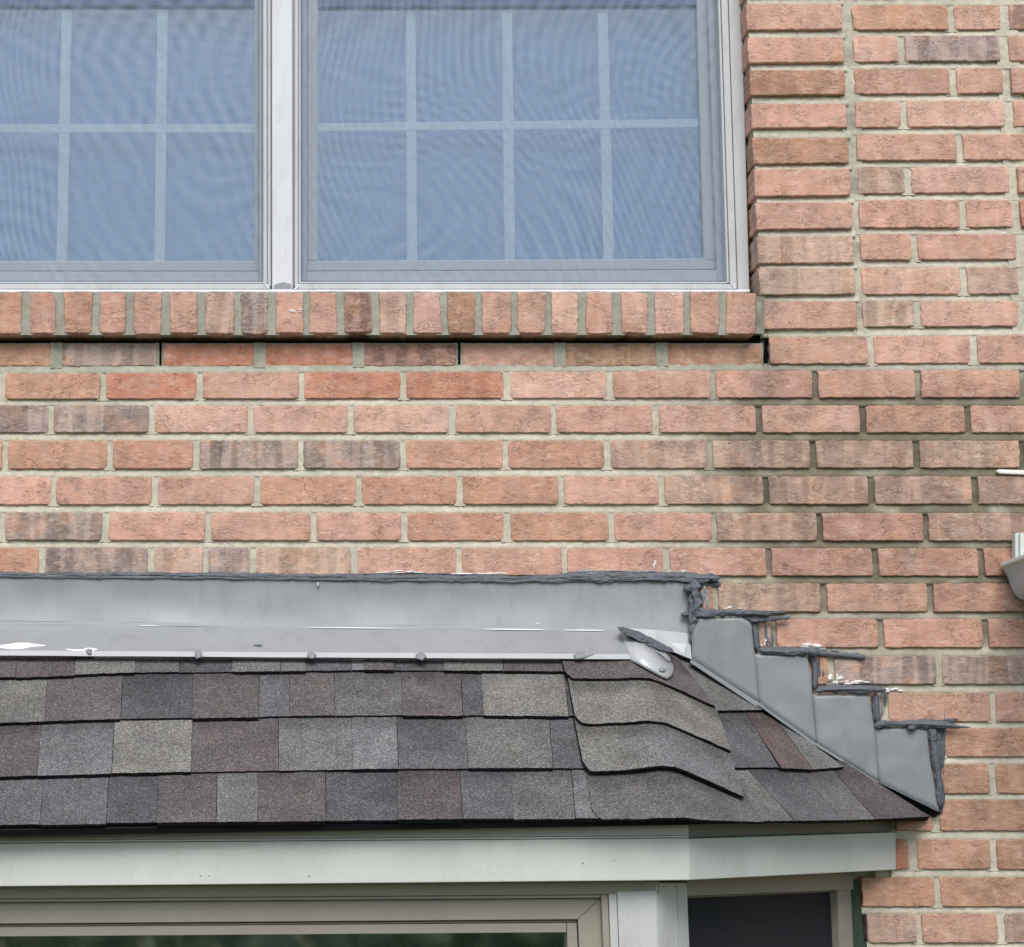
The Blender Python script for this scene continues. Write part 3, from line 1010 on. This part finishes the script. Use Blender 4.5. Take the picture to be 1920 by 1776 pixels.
# hip cap shingles, folded over the hip and lapped from the eave up
def cap(low, high, c, lift, seed, c2=None):
    """low / high: matching photograph points from the front edge over the fold to the side tip; F front plane, S side plane"""
    mb = MB()
    rr = random.Random(seed)
    rid = rr.random() * 10
    base = calm(srgb(*GR[c])); alt = calm(srgb(*GR[c2 or c]))
    def curve(pts, off):
        P = []
        for (x, y, w_) in pts:
            a = FR.hit(x, y, off); b3 = SD.hit(x, y, off)
            P.append(a.lerp(b3, w_))
        out = []
        for i in range(len(P) - 1):                                   # catmull-rom
            p0, p1, p2, p3 = P[max(0, i - 1)], P[i], P[i + 1], P[min(len(P) - 1, i + 2)]
            for t in range(10):
                t /= 10
                out.append(.5 * ((2 * p1) + (p2 - p0) * t + (2 * p0 - 5 * p1 + 4 * p2 - p3) * t * t + (3 * p1 - p0 - 3 * p2 + p3) * t ** 3))
        out.append(P[-1])
        return out
    A = curve(low, lift); B = curve(high, lift - .008)
    n = len(A); ny = 18
    rows = []
    for j in range(ny + 1):
        v = j / ny
        row = []
        for i in range(n):
            p = A[i].lerp(B[i], v)
            if j == 0:
                p = p + Vector((0, 0, N((i * .9, seed, 1)) * .0012 + N((i * .2, seed, 2)) * .0012))
            k = max(0, min(1, (i / n - .45) * 4))
            cc = tuple(base[q] * (1 - k) + alt[q] * k for q in range(3))
            kk = 1 - .36 * max(0, min(1, (v - .52 + .10 * N((i * .12, seed, 2)) + .06 * N((i * .5, seed, 5))) / .16))
            row.append(mb.vert(p, (cc[0] * kk, cc[1] * kk, cc[2] * kk, 0), rid))
        rows.append(row)
    mb.grid(rows)
    blk = (.012, .012, .014, 0)
    dn = (FR.n + SD.n).normalized()
    for line in (rows[0], [r[0] for r in rows], [r[-1] for r in rows]):
        a = [mb.vert(mb.v[q], blk, rid) for q in line]
        b3 = [mb.vert(Vector(mb.v[q]) - dn * .005, blk, rid) for q in line]
        mb.grid([a, b3], smooth=False)
    return mb.build('hip_cap_shingle', M['shingle'], roof)


cap([(1110, 1518, 0), (1122, 1532, 0), (1140, 1536, 0), (1215, 1535, 0), (1275, 1533, .3), (1330, 1538, 1), (1432, 1541, 1)],
    [(1098, 1440, 0), (1106, 1441, 0), (1122, 1442, 0), (1190, 1437, 0), (1246, 1425, .4), (1300, 1440, 1), (1392, 1480, 1)], 'g', .014, 1)
cap([(1093, 1428, 0), (1103, 1441, 0), (1117, 1446, 0), (1180, 1443, 0), (1245, 1436, .35), (1290, 1447, 1), (1395, 1494, 1)],
    [(1076, 1345, 0), (1084, 1346, 0), (1100, 1348, 0), (1165, 1342, 0), (1222, 1335, .4), (1265, 1343, 1), (1362, 1395, 1)], 't', .019, 2, 'l')
cap([(1078, 1341, 0), (1088, 1352, 0), (1104, 1357, 0), (1160, 1355, 0), (1222, 1352, .35), (1265, 1362, 1), (1371, 1408, 1)],
    [(1062, 1258, 0), (1070, 1259, 0), (1088, 1262, 0), (1150, 1258, 0), (1205, 1250, .4), (1245, 1262, 1), (1338, 1312, 1)], 'y', .019, 3, 'y')
cap([(1059, 1257, 0), (1067, 1266, 0), (1082, 1272, 0), (1145, 1272, 0), (1206, 1271, .35), (1245, 1281, 1), (1341, 1324, 1)],
    [(1044, 1200, 0), (1052, 1200, 0), (1066, 1200, 0), (1120, 1200, 0), (1172, 1196, .4), (1205, 1205, 1), (1270, 1232, 1)], 'p', .019, 4, 'b')


# ---- eave: drip edge and fascia boards
FY = 3.695
fa = MB()
fa.prism([at(-900, 1588.5, FY), at(1291, 1571.5, FY), at(1291, 1650.5, FY), at(-900, 1670.5, FY)], Vector((0, .02, 0)))
fa.build('fascia', M['bay'], bay, .0015)
Cc = at(1291.6, 1600, FY)
Wc = at(1680, 1600, D - .005)
SV = Plane(Cc, Wc, Cc + Vector((0, 0, 1)))
inn = -SV.n
fa = MB()
fa.prism([SV.hit(1291.8, 1572.5), SV.hit(1680, 1560.5), SV.hit(1680, 1631), SV.hit(1291.8, 1650.5)], inn * .02)
fa.build('fascia', M['bay'], bay, .0015)
de = MB()
de.prism([at(-900, 1556.5, FY + .012), at(1291, 1541, FY + .012), at(1291, 1568, FY + .012), at(-900, 1584.5, FY + .012)], Vector((0, .02, 0)))
de.prism([at(-900, 1580, FY + .002), at(1291.5, 1563.5, FY + .002), at(1291.5, 1566, FY + .002), at(-900, 1582.5, FY + .002)], Vector((0, .02, 0)))
de.prism([at(-900, 1583.5, FY - .003), at(1292, 1567.3, FY - .003), at(1292, 1570.4, FY - .003), at(-900, 1587, FY - .003)], Vector((0, .03, 0)))
de.build('drip_edge', M['bay'], bay, .0006)
de = MB()
de.prism([SV.hit(1291.5, 1541, -.012), SV.hit(1690, 1533, -.012), SV.hit(1690, 1558.5, -.012), SV.hit(1291.5, 1570.5, -.012)], inn * .02)
de.build('drip_edge', M['drip'], bay)

# ---- head-wall flashing: wall leg, sloping apron, hemmed edge, corner flap
def sheet(mb, top, bot, n, ny, place, col=(.5, .5, .5, 0), wob=.0012, seed=0):
    rows = []
    for j in range(ny + 1):
        v = j / ny
        row = []
        for i in range(n + 1):
            x = top[0][0] + (top[-1][0] - top[0][0]) * i / n
            xb = bot[0][0] + (bot[-1][0] - bot[0][0]) * i / n
            y = lerp2(top, x) * (1 - v) + lerp2(bot, xb) * v
            xx = x * (1 - v) + xb * v
            p = place(xx, y, v)
            p = p + Vector((0, N((xx * .012, y * .02, seed)) * wob, N((xx * .01, y * .02, seed + 5)) * wob * .4))
            row.append(mb.vert(p, col))
        rows.append(row)
    mb.grid(rows)


BEND = [(-900, 1159), (0, 1165.5), (400, 1170), (800, 1174), (1165, 1177.5)]
HEM = [(-900, 1216), (0, 1219.5), (700, 1224), (1186, 1226.5)]
BOT = [(-900, 1226), (0, 1229), (700, 1233.5), (1186, 1236)]
fl = MB()
OW = D - .008
sheet(fl, [(-900, 1062), (0, 1078), (600, 1083), (1294, 1086)], [(-900, 1158), (0, 1164.5), (1165, 1177), (1296, 1187)], 180, 8, lambda x, y, v: at(x, y, OW + .004 * math.sin(v * 3.1)), wob=.002)
bnd = [(x, y) for x, y in BEND]
ap_off = .022
def apl(x, y, v):
    return FR.hit(x, y, ap_off)
rows = []
n = 180
for i in range(n + 1):
    x = -900 + (1165 + 900) * i / n
    y = lerp2(BEND, x)
    a = at(x, y - 1, OW + .0003); b3 = FR.hit(x, y + 5, ap_off)
    rows.append([fl.vert(a), fl.vert(a.lerp(b3, .35) + Vector((0, -.0012, .0005))), fl.vert(a.lerp(b3, .7) + Vector((0, -.0008, .0003))), fl.vert(b3)])
fl.grid(rows)
sheet(fl, [(x, y + 5) for x, y in BEND], HEM, 180, 6, apl, wob=.0016, seed=3)
apron = fl.build('apron_flashing', M['wflash'], bay)
hm = MB()
sheet(hm, HEM, BOT, 180, 2, lambda x, y, v: FR.hit(x, y, ap_off + .0016 - .001 * v), wob=.001, seed=3)
sheet(hm, BOT, [(x, y + 1.6) for x, y in BOT], 180, 1, lambda x, y, v: FR.hit(x, y, ap_off + .0006 - .005 * v), wob=.001, seed=3)
hm.build('hem', M['hem'], apron)
# corner flap folded down over the hip
fp = MB()
outl = [(1160, 1178, 0), (1181, 1187, .25), (1205, 1200, .5), (1228, 1217, .8), (1250, 1236, 1), (1262, 1246, 1), (1263, 1256, 1), (1259, 1266, 1), (1252, 1270.5, 1), (1243, 1267, 1), (1215, 1252, .8), (1196, 1241, .3), (1184, 1236, 0)]
pv = []
for x, y, w_ in outl:
    pv.append((FR.hit(x, y, ap_off + .003).lerp(SD.hit(x, y, .026), w_)))
cen = FR.hit(1204, 1220, ap_off + .006).lerp(SD.hit(1204, 1220, .026), .4)
c0 = fp.vert(cen)
ids = [fp.vert(p) for p in pv]
low = [fp.vert(Vector(p) - (FR.n + SD.n) * .002) for p in pv]
for i in range(len(ids)):
    j = (i + 1) % len(ids)
    fp.face(c0, ids[i], ids[j], smooth=True)
    fp.face(ids[i], low[i], low[j], ids[j])
fp.build('corner_flap', M['hem'], apron)  # paler metal paints in the extra light on the upturned flap
# second fold of the wall leg, running under the flap onto the side slope
cf = MB()
q = [at(1158, 1176.8, OW - .001), at(1228, 1181, OW - .001), at(1293, 1187.3, OW - .001), at(1297, 1236, OW - .006)]
q += [SD.hit(1281, 1231, .014), SD.hit(1262, 1222, .016), SD.hit(1230, 1208, .018)]
cf.prism(q, Vector((0, .003, -.001)))
cf.build('corner_fold', M['hem'], apron)  # brightness of the tilted fold put into its paler metal
# white strips standing in for highlights and chipped paint on the fold
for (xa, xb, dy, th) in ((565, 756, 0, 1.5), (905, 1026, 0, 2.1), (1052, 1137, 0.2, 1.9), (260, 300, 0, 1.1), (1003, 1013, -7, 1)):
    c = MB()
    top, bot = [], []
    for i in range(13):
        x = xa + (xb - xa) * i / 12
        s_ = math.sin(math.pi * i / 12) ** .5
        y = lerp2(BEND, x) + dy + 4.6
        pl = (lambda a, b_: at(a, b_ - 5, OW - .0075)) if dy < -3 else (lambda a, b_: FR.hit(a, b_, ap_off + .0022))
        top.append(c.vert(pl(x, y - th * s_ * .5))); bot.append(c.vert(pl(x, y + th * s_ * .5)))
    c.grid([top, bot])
    c.build('crease_highlight', M['crease'], apron)
for pts in ([(-40, 1209), (-10, 1211), (8, 1209), (30, 1205.5), (48, 1204.5), (62, 1207), (84, 1209.5), (86, 1211), (60, 1213), (42, 1217), (20, 1217.5), (4, 1215), (-40, 1214)],
            [(123, 1216.5), (140, 1217.5), (154, 1217.5), (165, 1214.5), (180, 1216), (184, 1218), (177, 1220), (174, 1226), (166, 1228), (158, 1224), (146, 1221.5), (128, 1219)]):
    pc_ = MB()
    q_ = []
    for (xa, ya), (xb, yb) in zip(pts, pts[1:] + pts[:1]):
        for t in range(5):
            x, y = xa + (xb - xa) * t / 5, ya + (yb - ya) * t / 5
            q_.append(FR.hit(x + .8 * N((x * .4, y, 3)), y + .9 * N((x * .4, y, 6)), ap_off + .0012))
    pc_.prism(q_, -FR.n * .001)
    pc_.build('paint_chip', M['splash'], apron)


def blob(cx, cy, rx, ry, h, plane, off, seed, mat, parent, name, tail=None):
    s = MB()
    rows = []
    for j in range(7):
        ph = (math.pi / 2) * j / 6
        row = []
        for i in range(19):
            t = 2 * math.pi * (i % 18) / 18
            k = 1 + .35 * N((math.cos(t) * 1.4, math.sin(t) * 1.4, seed + j * .15))
            x = cx + rx * math.cos(ph) * math.cos(t) * k; y = cy + ry * math.cos(ph) * math.sin(t) * k
            o = off + h * math.sin(ph) * (1 + .3 * N((x * .2, y * .2, seed)))
            row.append(s.vert(plane.hit(x, y, o) if plane else at(x, y, off - (o - off))))
        rows.append(row)
    s.grid(rows)
    if tail:
        tp = [s.vert(FR.hit(x, y, off + .003)) for x, y in tail]
        s.face(*tp)
    return s.build(name, mat, parent)


for k, (cx, cy, rx, ry) in enumerate([(167, 1221.5, 7, 6), (372, 1228, 8, 8), (583, 1229, 10, 6.5), (789, 1231, 11, 7), (1087, 1229, 12, 7.5)]):
    nb = blob(cx, cy, rx, ry, .007, FR, ap_off, 20 + k, M['sealp'], apron, 'sealed_nail',
              [(1090, 1229), (1112, 1224), (1114, 1226), (1096, 1233)] if k == 4 else None)
blob(483, 1210, 9, 2, .0015, FR, ap_off, 30, M['seal'], apron, 'sealant_speck')
blob(1242, 1256, 8, 4.5, .005, SD, .026, 31, M['sealp'], apron, 'sealed_nail')
blob(596, 1097, 2.5, 6, .004, None, OW, 32, M['hem'], apron, 'paint_drip')

# ---- step flashing, one sheet per brick course, each lapping the next
STEP = [
    ('left', [(1297, 1158), (1310, 1158), (1389, 1157), (1404, 1165), (1410, 1174), (1411.5, 1198), (1415, 1225), (1421, 1290), (1424, 1318), (1297, 1237)], .016),
    ('', [(1414, 1226), (1502, 1227), (1514, 1233), (1521, 1262), (1523, 1300), (1527, 1350), (1531, 1394), (1424, 1318), (1418, 1270)], .0135),
    ('', [(1523, 1302), (1632, 1301), (1634, 1330), (1641, 1372), (1644, 1420), (1648, 1467), (1531, 1394), (1526, 1340)], .011),
    ('', [(1640, 1363), (1730, 1362.5), (1738, 1369), (1746, 1437), (1754, 1480), (1762, 1522), (1648, 1467), (1643, 1420)], .0085)]
for k, (_, pts, off) in enumerate(STEP):
    s = MB()
    Yk = D - off
    # slightly dished sheet: fan rings toward the centre
    cx = sum(p[0] for p in pts) / len(pts); cy = sum(p[1] for p in pts) / len(pts)
    dense = []
    for a, b3 in zip(pts, pts[1:] + pts[:1]):
        m_ = max(1, int(math.hypot(a[0] - b3[0], a[1] - b3[1]) / 8))
        dense += [(a[0] + (b3[0] - a[0]) * i / m_, a[1] + (b3[1] - a[1]) * i / m_) for i in range(m_)]
    rings = []
    for r_ in (1, .985, .85, .65, .4, .2):
        ring = []
        for (x, y) in dense:
            xx, yy = cx + (x - cx) * r_, cy + (y - cy) * r_
            ring.append(s.vert(at(xx, yy, Yk + (.0025 if r_ == 1 else 0) - .002 * (1 - r_) + .0022 * N((xx * .022, yy * .022, k)))))
        ring.append(ring[0])
        rings.append(ring)
    s.grid(rings)
    s.face(*rings[-1][:-1], smooth=True)
    # edge thickness
    bk = [s.vert(Vector(s.v[q]) + Vector((0, .004, 0))) for q in rings[0][:-1]]; bk.append(bk[0])
    s.grid([rings[0], bk], smooth=False)
    st = s.build('step_flashing', M['flash'], bay, label=['tallest step flashing sheet, sealed to the wall flashing by a black bead', 'step flashing sheet second from the top of the staircase', 'step flashing sheet third from the top of the staircase', 'lowest step flashing sheet with a dark gap beneath it'][k])
    # foot turned out onto the shingles
    ft = MB()
    A_, B_ = [((1297, 1236), (1424, 1318)), ((1424, 1317), (1531, 1394)), ((1531, 1393), (1648, 1467)), ((1648, 1466), (1760, 1521))][k]
    w0, w1 = ((7, 9), (6, 5), (5, 4), (1, 1))[k]
    up_, lo_ = [], []
    for i in range(17):
        t = i / 16
        x, y = A_[0] + (B_[0] - A_[0]) * t, A_[1] + (B_[1] - A_[1]) * t
        up_.append(ft.vert(at(x, y, Yk + .0005)))
        wv = w0 + (w1 - w0) * t
        lo_.append(ft.vert(at(x - wv * .55, y + wv * .85, Yk - .014 - .004 * (k < 2))))
    mid = [ft.vert(Vector(ft.v[a]).lerp(Vector(ft.v[b3]), .45) + Vector((0, .003, -.001))) for a, b3 in zip(up_, lo_)]
    ft.grid([up_, mid, lo_])
    ft.build('turned_foot', M['flash'], st)

ul = MB()
ul.prism([at(x, y, D - .0035) for x, y in [(1600, 1432), (1648, 1458), (1762, 1515), (1764, 1524), (1752, 1533), (1640, 1478)]], Vector((0, .003, 0)))
ul.build('shadow_gap', M['deck'], bay)  # dark strip painting the shadow in the gap below the lowest sheet

# ---- sealant beads
def bead(path, parent, mat='seal', Y=None, seed=0, plane=None, poff=0.0, flat=.7, wr=1.0, name='sealant_bead'):
    """path: (px, py, radius px) along the bead; a lumpy, wrinkled, hand-tooled tube"""
    s = MB()
    pts = []
    for a, b3 in zip(path, path[1:]):
        L = math.hypot(b3[0] - a[0], b3[1] - a[1]); m_ = max(1, int(L / 1.6))
        for i in range(m_):
            t = i / m_
            pts.append(tuple(a[q] + (b3[q] - a[q]) * t for q in range(3)))
    pts.append(path[-1])
    rows = []
    nn = 26
    n = len(pts)
    for i, (x, y, r) in enumerate(pts):
        x2, y2, _ = pts[min(n - 1, i + 1)]; x1, y1, _ = pts[max(0, i - 1)]
        dx, dy = x2 - x1, y2 - y1
        L = math.hypot(dx, dy) or 1
        nx_, ny_ = -dy / L, dx / L
        if ny_ < 0 or (abs(ny_) < .2 and nx_ < 0):
            nx_, ny_ = -nx_, -ny_
        r *= 1 + wr * (.22 * N((i * .045, seed, 0)) + .16 * N((i * .16, seed, 3)))
        r *= min(1, .45 + .55 * min(i, n - 1 - i) / 4)
        c = wr * (1.4 * N((i * .035, seed, 7)) + .7 * N((i * .12, seed, 8)))
        row = []
        for k in range(nn + 1):
            t = 2 * math.pi * (k % nn) / nn
            rr_ = r * (1 + wr * .55 * N((i * .028, seed + math.cos(t) * 3.4, math.sin(t) * 3.4)) + wr * .34 * N((i * .16, seed + math.cos(t) * 2.4, math.sin(t) * 2.4)))
            a_, h_ = rr_ * math.cos(t), rr_ * math.sin(t) * flat
            X, Yp = x + nx_ * (a_ + c), y + ny_ * (a_ + c)
            if plane:
                row.append(s.vert(plane.hit(X, Yp, poff + h_ * .00105)))
            else:
                row.append(s.vert(at(X, Yp, Y - h_ * .00105)))
        rows.append(row)
    s.grid(rows)
    for row in (rows[0], rows[-1]):
        s.face(*row[:-1], smooth=True)
    return s.build(name, M[mat], parent)


BY_ = D - .006
bead([(-900, 1061, 4), (0, 1078, 4.0), (220, 1078, 4), (420, 1079, 4.5), (600, 1082, 5), (800, 1084, 5), (1000, 1086, 5.2), (1060, 1082, 6), (1160, 1082, 7), (1240, 1081, 7.5), (1290, 1083, 8), (1350, 1084, 6)], apron, Y=BY_, seed=1, wr=1.15)
bead([(-900, 1066, 2), (150, 1083, 2.2), (420, 1084.5, 2), (640, 1087, 2.4), (840, 1089, 2.6), (1030, 1090, 3), (1120, 1087, 3)], apron, Y=BY_ - .003, seed=12, wr=1.1)
bead([(1060, 1086, 3), (1140, 1087, 4), (1220, 1086.5, 4.5), (1300, 1088, 4), (1330, 1087, 3)], apron, Y=BY_ - .004, seed=2, wr=1.6)
bead([(1302, 1086, 9), (1303, 1110, 11), (1306, 1130, 13), (1302, 1150, 11), (1299, 1175, 7), (1298, 1206, 5)], apron, Y=BY_ - .007, seed=3, wr=1.5)
bead([(1296, 1148, 8), (1312, 1142, 6), (1322, 1150, 5)], apron, Y=BY_ - .011, seed=31, wr=1.6)
blob(1290, 1104, 9, 9, .012, None, BY_ - .010, 41, M['seal'], apron, 'sealant_blob')
blob(1285, 1153, 8, 6, .010, None, BY_ - .008, 42, M['seal'], apron, 'sealant_blob')
bead([(1300, 1152, 6), (1340, 1149, 6.5), (1390, 1149, 5.5), (1443, 1152, 4)], bay, Y=BY_ - .012, seed=4, wr=1.0)
bead([(1390, 1156, 3), (1415, 1163, 5), (1440, 1161, 4.5), (1482, 1158, 3)], bay, Y=BY_ - .005, seed=5, wr=1.0)
bead([(1414, 1166, 5.5), (1417, 1190, 6), (1420, 1220, 6)], bay, Y=BY_ + .002, seed=6, wr=.5)
bead([(1422, 1220, 6), (1470, 1221, 6.5), (1520, 1222, 8), (1535, 1225, 8.5)], bay, Y=BY_ - .009, seed=7, wr=.9)
bead([(1530, 1224, 5), (1570, 1228, 4.5), (1605, 1231, 4.5), (1623, 1233, 5)], bay, Y=D - .004, seed=8, wr=.6)
bead([(1516, 1226, 4), (1527, 1240, 5.5), (1529, 1265, 5.5), (1528, 1292, 5.5)], bay, Y=BY_, seed=9, wr=.5)
bead([(1529, 1296, 4.5), (1560, 1291, 7), (1600, 1292, 7.5), (1635, 1293, 6), (1662, 1294, 4)], bay, Y=BY_ - .008, seed=10, wr=.8)
bead([(1641, 1300, 5.5), (1643, 1320, 6), (1645, 1354, 6.5)], bay, Y=BY_ - .001, seed=11, wr=.8)
bead([(1660, 1298, 2.5), (1661, 1312, 2.5), (1660, 1322, 2)], bay, Y=D - .002, seed=21, wr=.8)
bead([(1640, 1361, 7), (1660, 1357, 5), (1700, 1357, 5.5), (1735, 1357, 8), (1760, 1359, 6.5), (1790, 1362, 4), (1820, 1364, 1.2)], bay, Y=BY_ - .006, seed=13, wr=.9)
blob(1710, 1365, 8, 6, .008, None, BY_ - .008, 43, M['seal'], bay, 'sealant_blob')
bead([(1745, 1362, 8), (1751, 1390, 8), (1755, 1430, 7), (1760, 1470, 6.5), (1765, 1512, 6)], bay, Y=BY_ - .002, seed=14, wr=.9)
bead([(1759, 1372, 4), (1761, 1400, 5), (1763, 1440, 3)], bay, Y=D - .003, seed=22, wr=1.5)
# along the corner flap
bead([(1159, 1177, 4), (1185, 1187, 6), (1212, 1200, 6.5), (1238, 1214, 6.5), (1262, 1222, 4)], apron, 'seal', plane=SD, poff=.028, seed=15, wr=.9)
bead([(1190, 1194, 2.5), (1220, 1211, 4), (1245, 1228, 5), (1257, 1240, 4)], apron, 'sealp', plane=SD, poff=.027, seed=16, wr=.8)

for k, (cx, cy, wx, wy, n) in enumerate([(1325, 1092, 50, 12, 9), (1318, 1125, 20, 50, 9), (1420, 1152, 90, 9, 9), (1440, 1192, 16, 46, 6), (1560, 1222, 80, 10, 8), (1539, 1258, 14, 46, 6),
                                        (1612, 1290, 70, 9, 8), (1652, 1326, 10, 48, 6), (1762, 1352, 70, 9, 8), (1764, 1420, 16, 110, 10), (1180, 1075, 190, 9, 10), (760, 1078, 300, 7, 10), (1768, 1500, 12, 40, 6)]):
    splash(cx, cy, wx, wy, D - .0008, n, 400 + k, M['sealp'] if k % 3 == 1 else M['seal'], bay, 'sealant_smear')

# ------------------------------------------------------------------ bay window under the roof
BF = 3.735
fz = MB()
fz.prism([at(-900, 1659.5, BF), at(1236, 1641, BF), at(1236, 1676.5, BF), at(-900, 1692, BF)], Vector((0, .04, 0)))
fz.build('frieze', M['bayf'], bay, .0015)
# soffit tying fascia to the bay, seen from below only
sf = MB()
zS = at(900, 1652, FY).z + .012
cF, cB = at(1288, 1640, FY), at(1672, 1620, D - .01)
sf.prism([Vector((at(-900, 1644.5, FY).x, FY + .022, zS)), Vector((cF.x - .02, FY + .022, zS)), Vector((cB.x - .03, D - .01, zS)), Vector((at(-900, 1644.5, D).x, D - .01, zS))], Vector((0, 0, .01)))
sf.build('soffit', M['bayf'], bay)
# front window: stepped head and right jamb
YB2 = 1960
cas = MB()
cas.prism([at(1127, 1677, BF + .004), at(1139.5, 1677, BF + .004), at(1152, YB2, BF + .004), at(1139, YB2, BF + .004)], Vector((0, .04, 0)))
cas.prism([at(-900, 1692.5, BF + .006), at(1126.5, 1677.5, BF + .006), at(1126.5, 1683.5, BF + .006), at(-900, 1698.5, BF + .006)], Vector((0, .04, 0)))
cas.build('casing', M['bayf'], bay, .001)
wf = MB()
YF1 = BF + .016
wf.prism([at(-900, 1699.5, YF1), at(1125, 1684.5, YF1), at(1083, 1724, YF1), at(-900, 1739, YF1)], Vector((0, .05, 0)))
wf.prism([at(1125.6, 1684.5, YF1), at(1137, YB2, YF1), at(1094, YB2, YF1), at(1083.8, 1724.2, YF1)], Vector((0, .05, 0)))
wfo = wf.build('window_frame', M['bayf'], bay, .001)
YF2 = BF + .026
ws = MB()
ws.prism([at(-900, 1740.5, YF2), at(1081.5, 1725.5, YF2), at(1081.5, 1730, YF2), at(-900, 1745, YF2)], Vector((0, .04, 0)))
ws.prism([at(-900, 1745.5, YF2 - .003), at(1062, 1730.8, YF2 - .003), at(1062, 1748.5, YF2 - .003), at(-900, 1763, YF2 - .003)], Vector((0, .04, 0)))
ws.prism([at(1062.5, 1730.8, YF2 - .003), at(1081.5, 1730.6, YF2 - .003), at(1092, YB2, YF2 - .003), at(1071, YB2, YF2 - .003)], Vector((0, .04, 0)))
ws.build('sash_rail', M['bayf'], wfo, .001)
gl = MB()
GYB = YF2 + .018
gl.prism([at(-900, 1749.5, GYB), at(1072, 1735, GYB), at(1080, YB2, GYB), at(-900, YB2, GYB)], Vector((0, .004, 0)))
gl.build('glass', M['bglass'], wfo)
# corner post: front face, splayed face
ps = MB()
ps.prism([at(1141, 1674, BF + .001), at(1156.3, 1674, BF + .001), at(1167, YB2, BF + .001), at(1152, YB2, BF + .001)], Vector((0, .04, 0)))
ps.prism([at(1157.3, 1672, BF - .003), at(1230, 1670, BF - .003), at(1241, YB2, BF - .003), at(1168, YB2, BF - .003)], Vector((0, .05, 0)))
ps.build('corner_post', M['post'], bay, .001)
C2 = at(1230.5, 1700, BF - .003); W2 = at(1606, 1700, D - .002)
SW = Plane(C2, W2, C2 + Vector((0, 0, 1)))
i2 = -SW.n
ps = MB()
ps.prism([SW.hit(1230.8, 1655), SW.hit(1268, 1655), SW.hit(1279, YB2), SW.hit(1241.3, YB2)], i2 * .05)
ps.prism([SW.hit(1268.8, 1655, -.004), SW.hit(1288, 1655, -.004), SW.hit(1300, YB2, -.004), SW.hit(1280, YB2, -.004)], i2 * .05)
ps.build('splayed_post', M['post'], bay, .001)
ps = MB()
ps.prism([SW.hit(1288.5, 1640, -.006), SW.hit(1604, 1632, -.006), SW.hit(1604, 1668, -.006), SW.hit(1288.5, 1680.5, -.006)], i2 * .05)
ps.build('frieze', M['bayf'], bay, .001)
sf2 = MB()
sf2.prism([SW.hit(1570, 1668.5, -.010), SW.hit(1599, 1667.5, -.010), SW.hit(1616, YB2, -.010), SW.hit(1584, YB2, -.010)], i2 * .05)
sf2.prism([SW.hit(1289, 1681, -.022), SW.hit(1569, 1669.5, -.022), SW.hit(1569, 1672, -.022), SW.hit(1289, 1684, -.022)], i2 * .02)
sfo = sf2.build('window_frame', M['bayf'], bay, .001)
sf3 = MB()
for a, b3 in ((1500, 1566),):
    sf3.prism([SW.hit(a, 1700, -.075), SW.hit(b3, 1697, -.075), SW.hit(b3 + 14, YB2, -.075), SW.hit(a + 14, YB2, -.075)], i2 * .02)
sf3.prism([SW.hit(1296, 1690, -.075), SW.hit(1500, 1683, -.075), SW.hit(1500, 1705, -.075), SW.hit(1296, 1716, -.075)], i2 * .02)
sf3.build('inner_sash', M['rail'], sfo)
gl = MB()
gl.prism([SW.hit(1288, 1683, -.03), SW.hit(1571, 1671, -.03), SW.hit(1585, YB2, -.03), SW.hit(1298, YB2, -.03)], i2 * .004)
gl.build('glass', M['bglass'], sfo)
sc2 = MB()
sc2.prism([SW.hit(1289, 1682, -.026), SW.hit(1570, 1670, -.026), SW.hit(1584, YB2, -.026), SW.hit(1299, YB2, -.026)], i2 * .001)
b_ = NB('dark_mesh_weave')
t1 = b_.node('ShaderNodeBsdfTransparent')
mx_ = b_.node('ShaderNodeMixShader'); mx_.inputs[0].default_value = .72
b_.b.inputs['Base Color'].default_value = (.016, .018, .024, 1); b_.b.inputs['Roughness'].default_value = .85
b_.link(t1.outputs[0], mx_.inputs[1]); b_.link(b_.b.outputs[0], mx_.inputs[2]); b_.link(mx_.outputs[0], b_.out.inputs[0])
sc2.build('insect_screen', b_.m, sfo)
# dim room behind the panes, green tone standing in for mirrored trees
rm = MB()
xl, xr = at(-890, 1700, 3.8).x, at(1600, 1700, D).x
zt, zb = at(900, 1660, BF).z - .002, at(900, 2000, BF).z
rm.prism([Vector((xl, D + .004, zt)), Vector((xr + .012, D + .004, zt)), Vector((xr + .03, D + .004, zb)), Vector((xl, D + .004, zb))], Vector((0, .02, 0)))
rm.build('room_back', M['room'], bay)

# ------------------------------------------------------------------ gutter end at the right edge
gt = thing('gutter', 'grey painted gutter end poking in at the right beside the brick wall', 'gutter', at(1930, 1060, 4.0))
prof = [(1880, 1066), (1886, 1076), (1891, 1088), (1896, 1103), (1903, 1116), (1913, 1125), (1990, 1126), (1990, 1060), (1881, 1060)]
gm_ = MB()
gm_.prism([at(x, y, D - .012) for x, y in prof], Vector((0, -.8, 0)))
gm_.build('trough', M['gutter'], gt, .001)
lp = MB()
lp.prism([at(x, y, D - .010) for x, y in [(1875, 1063), (1877, 1055), (1884, 1053), (1889, 1056), (1889, 1066), (1880, 1068)]], Vector((0, -.81, 0)))
lp.build('rolled_lip', M['bay'], gt, .002)
hb = MB()
hb.prism([at(x, y, D - .03) for x, y in [(1903.5, 1000), (1912, 999), (1912, 1046), (1904, 1048)]], Vector((0, .02, 0)))
hb.prism([at(x, y, D - .04) for x, y in [(1913, 999), (2010, 998), (2010, 1044), (1913, 1046)]], Vector((0, .03, 0)))
hb.build('end_board', M['bay'], gt, .001)

for o in sc.objects:
    if o.type == 'EMPTY':
        o['kind'] = 'thing'
    if '_o' in o:
        del o['_o']
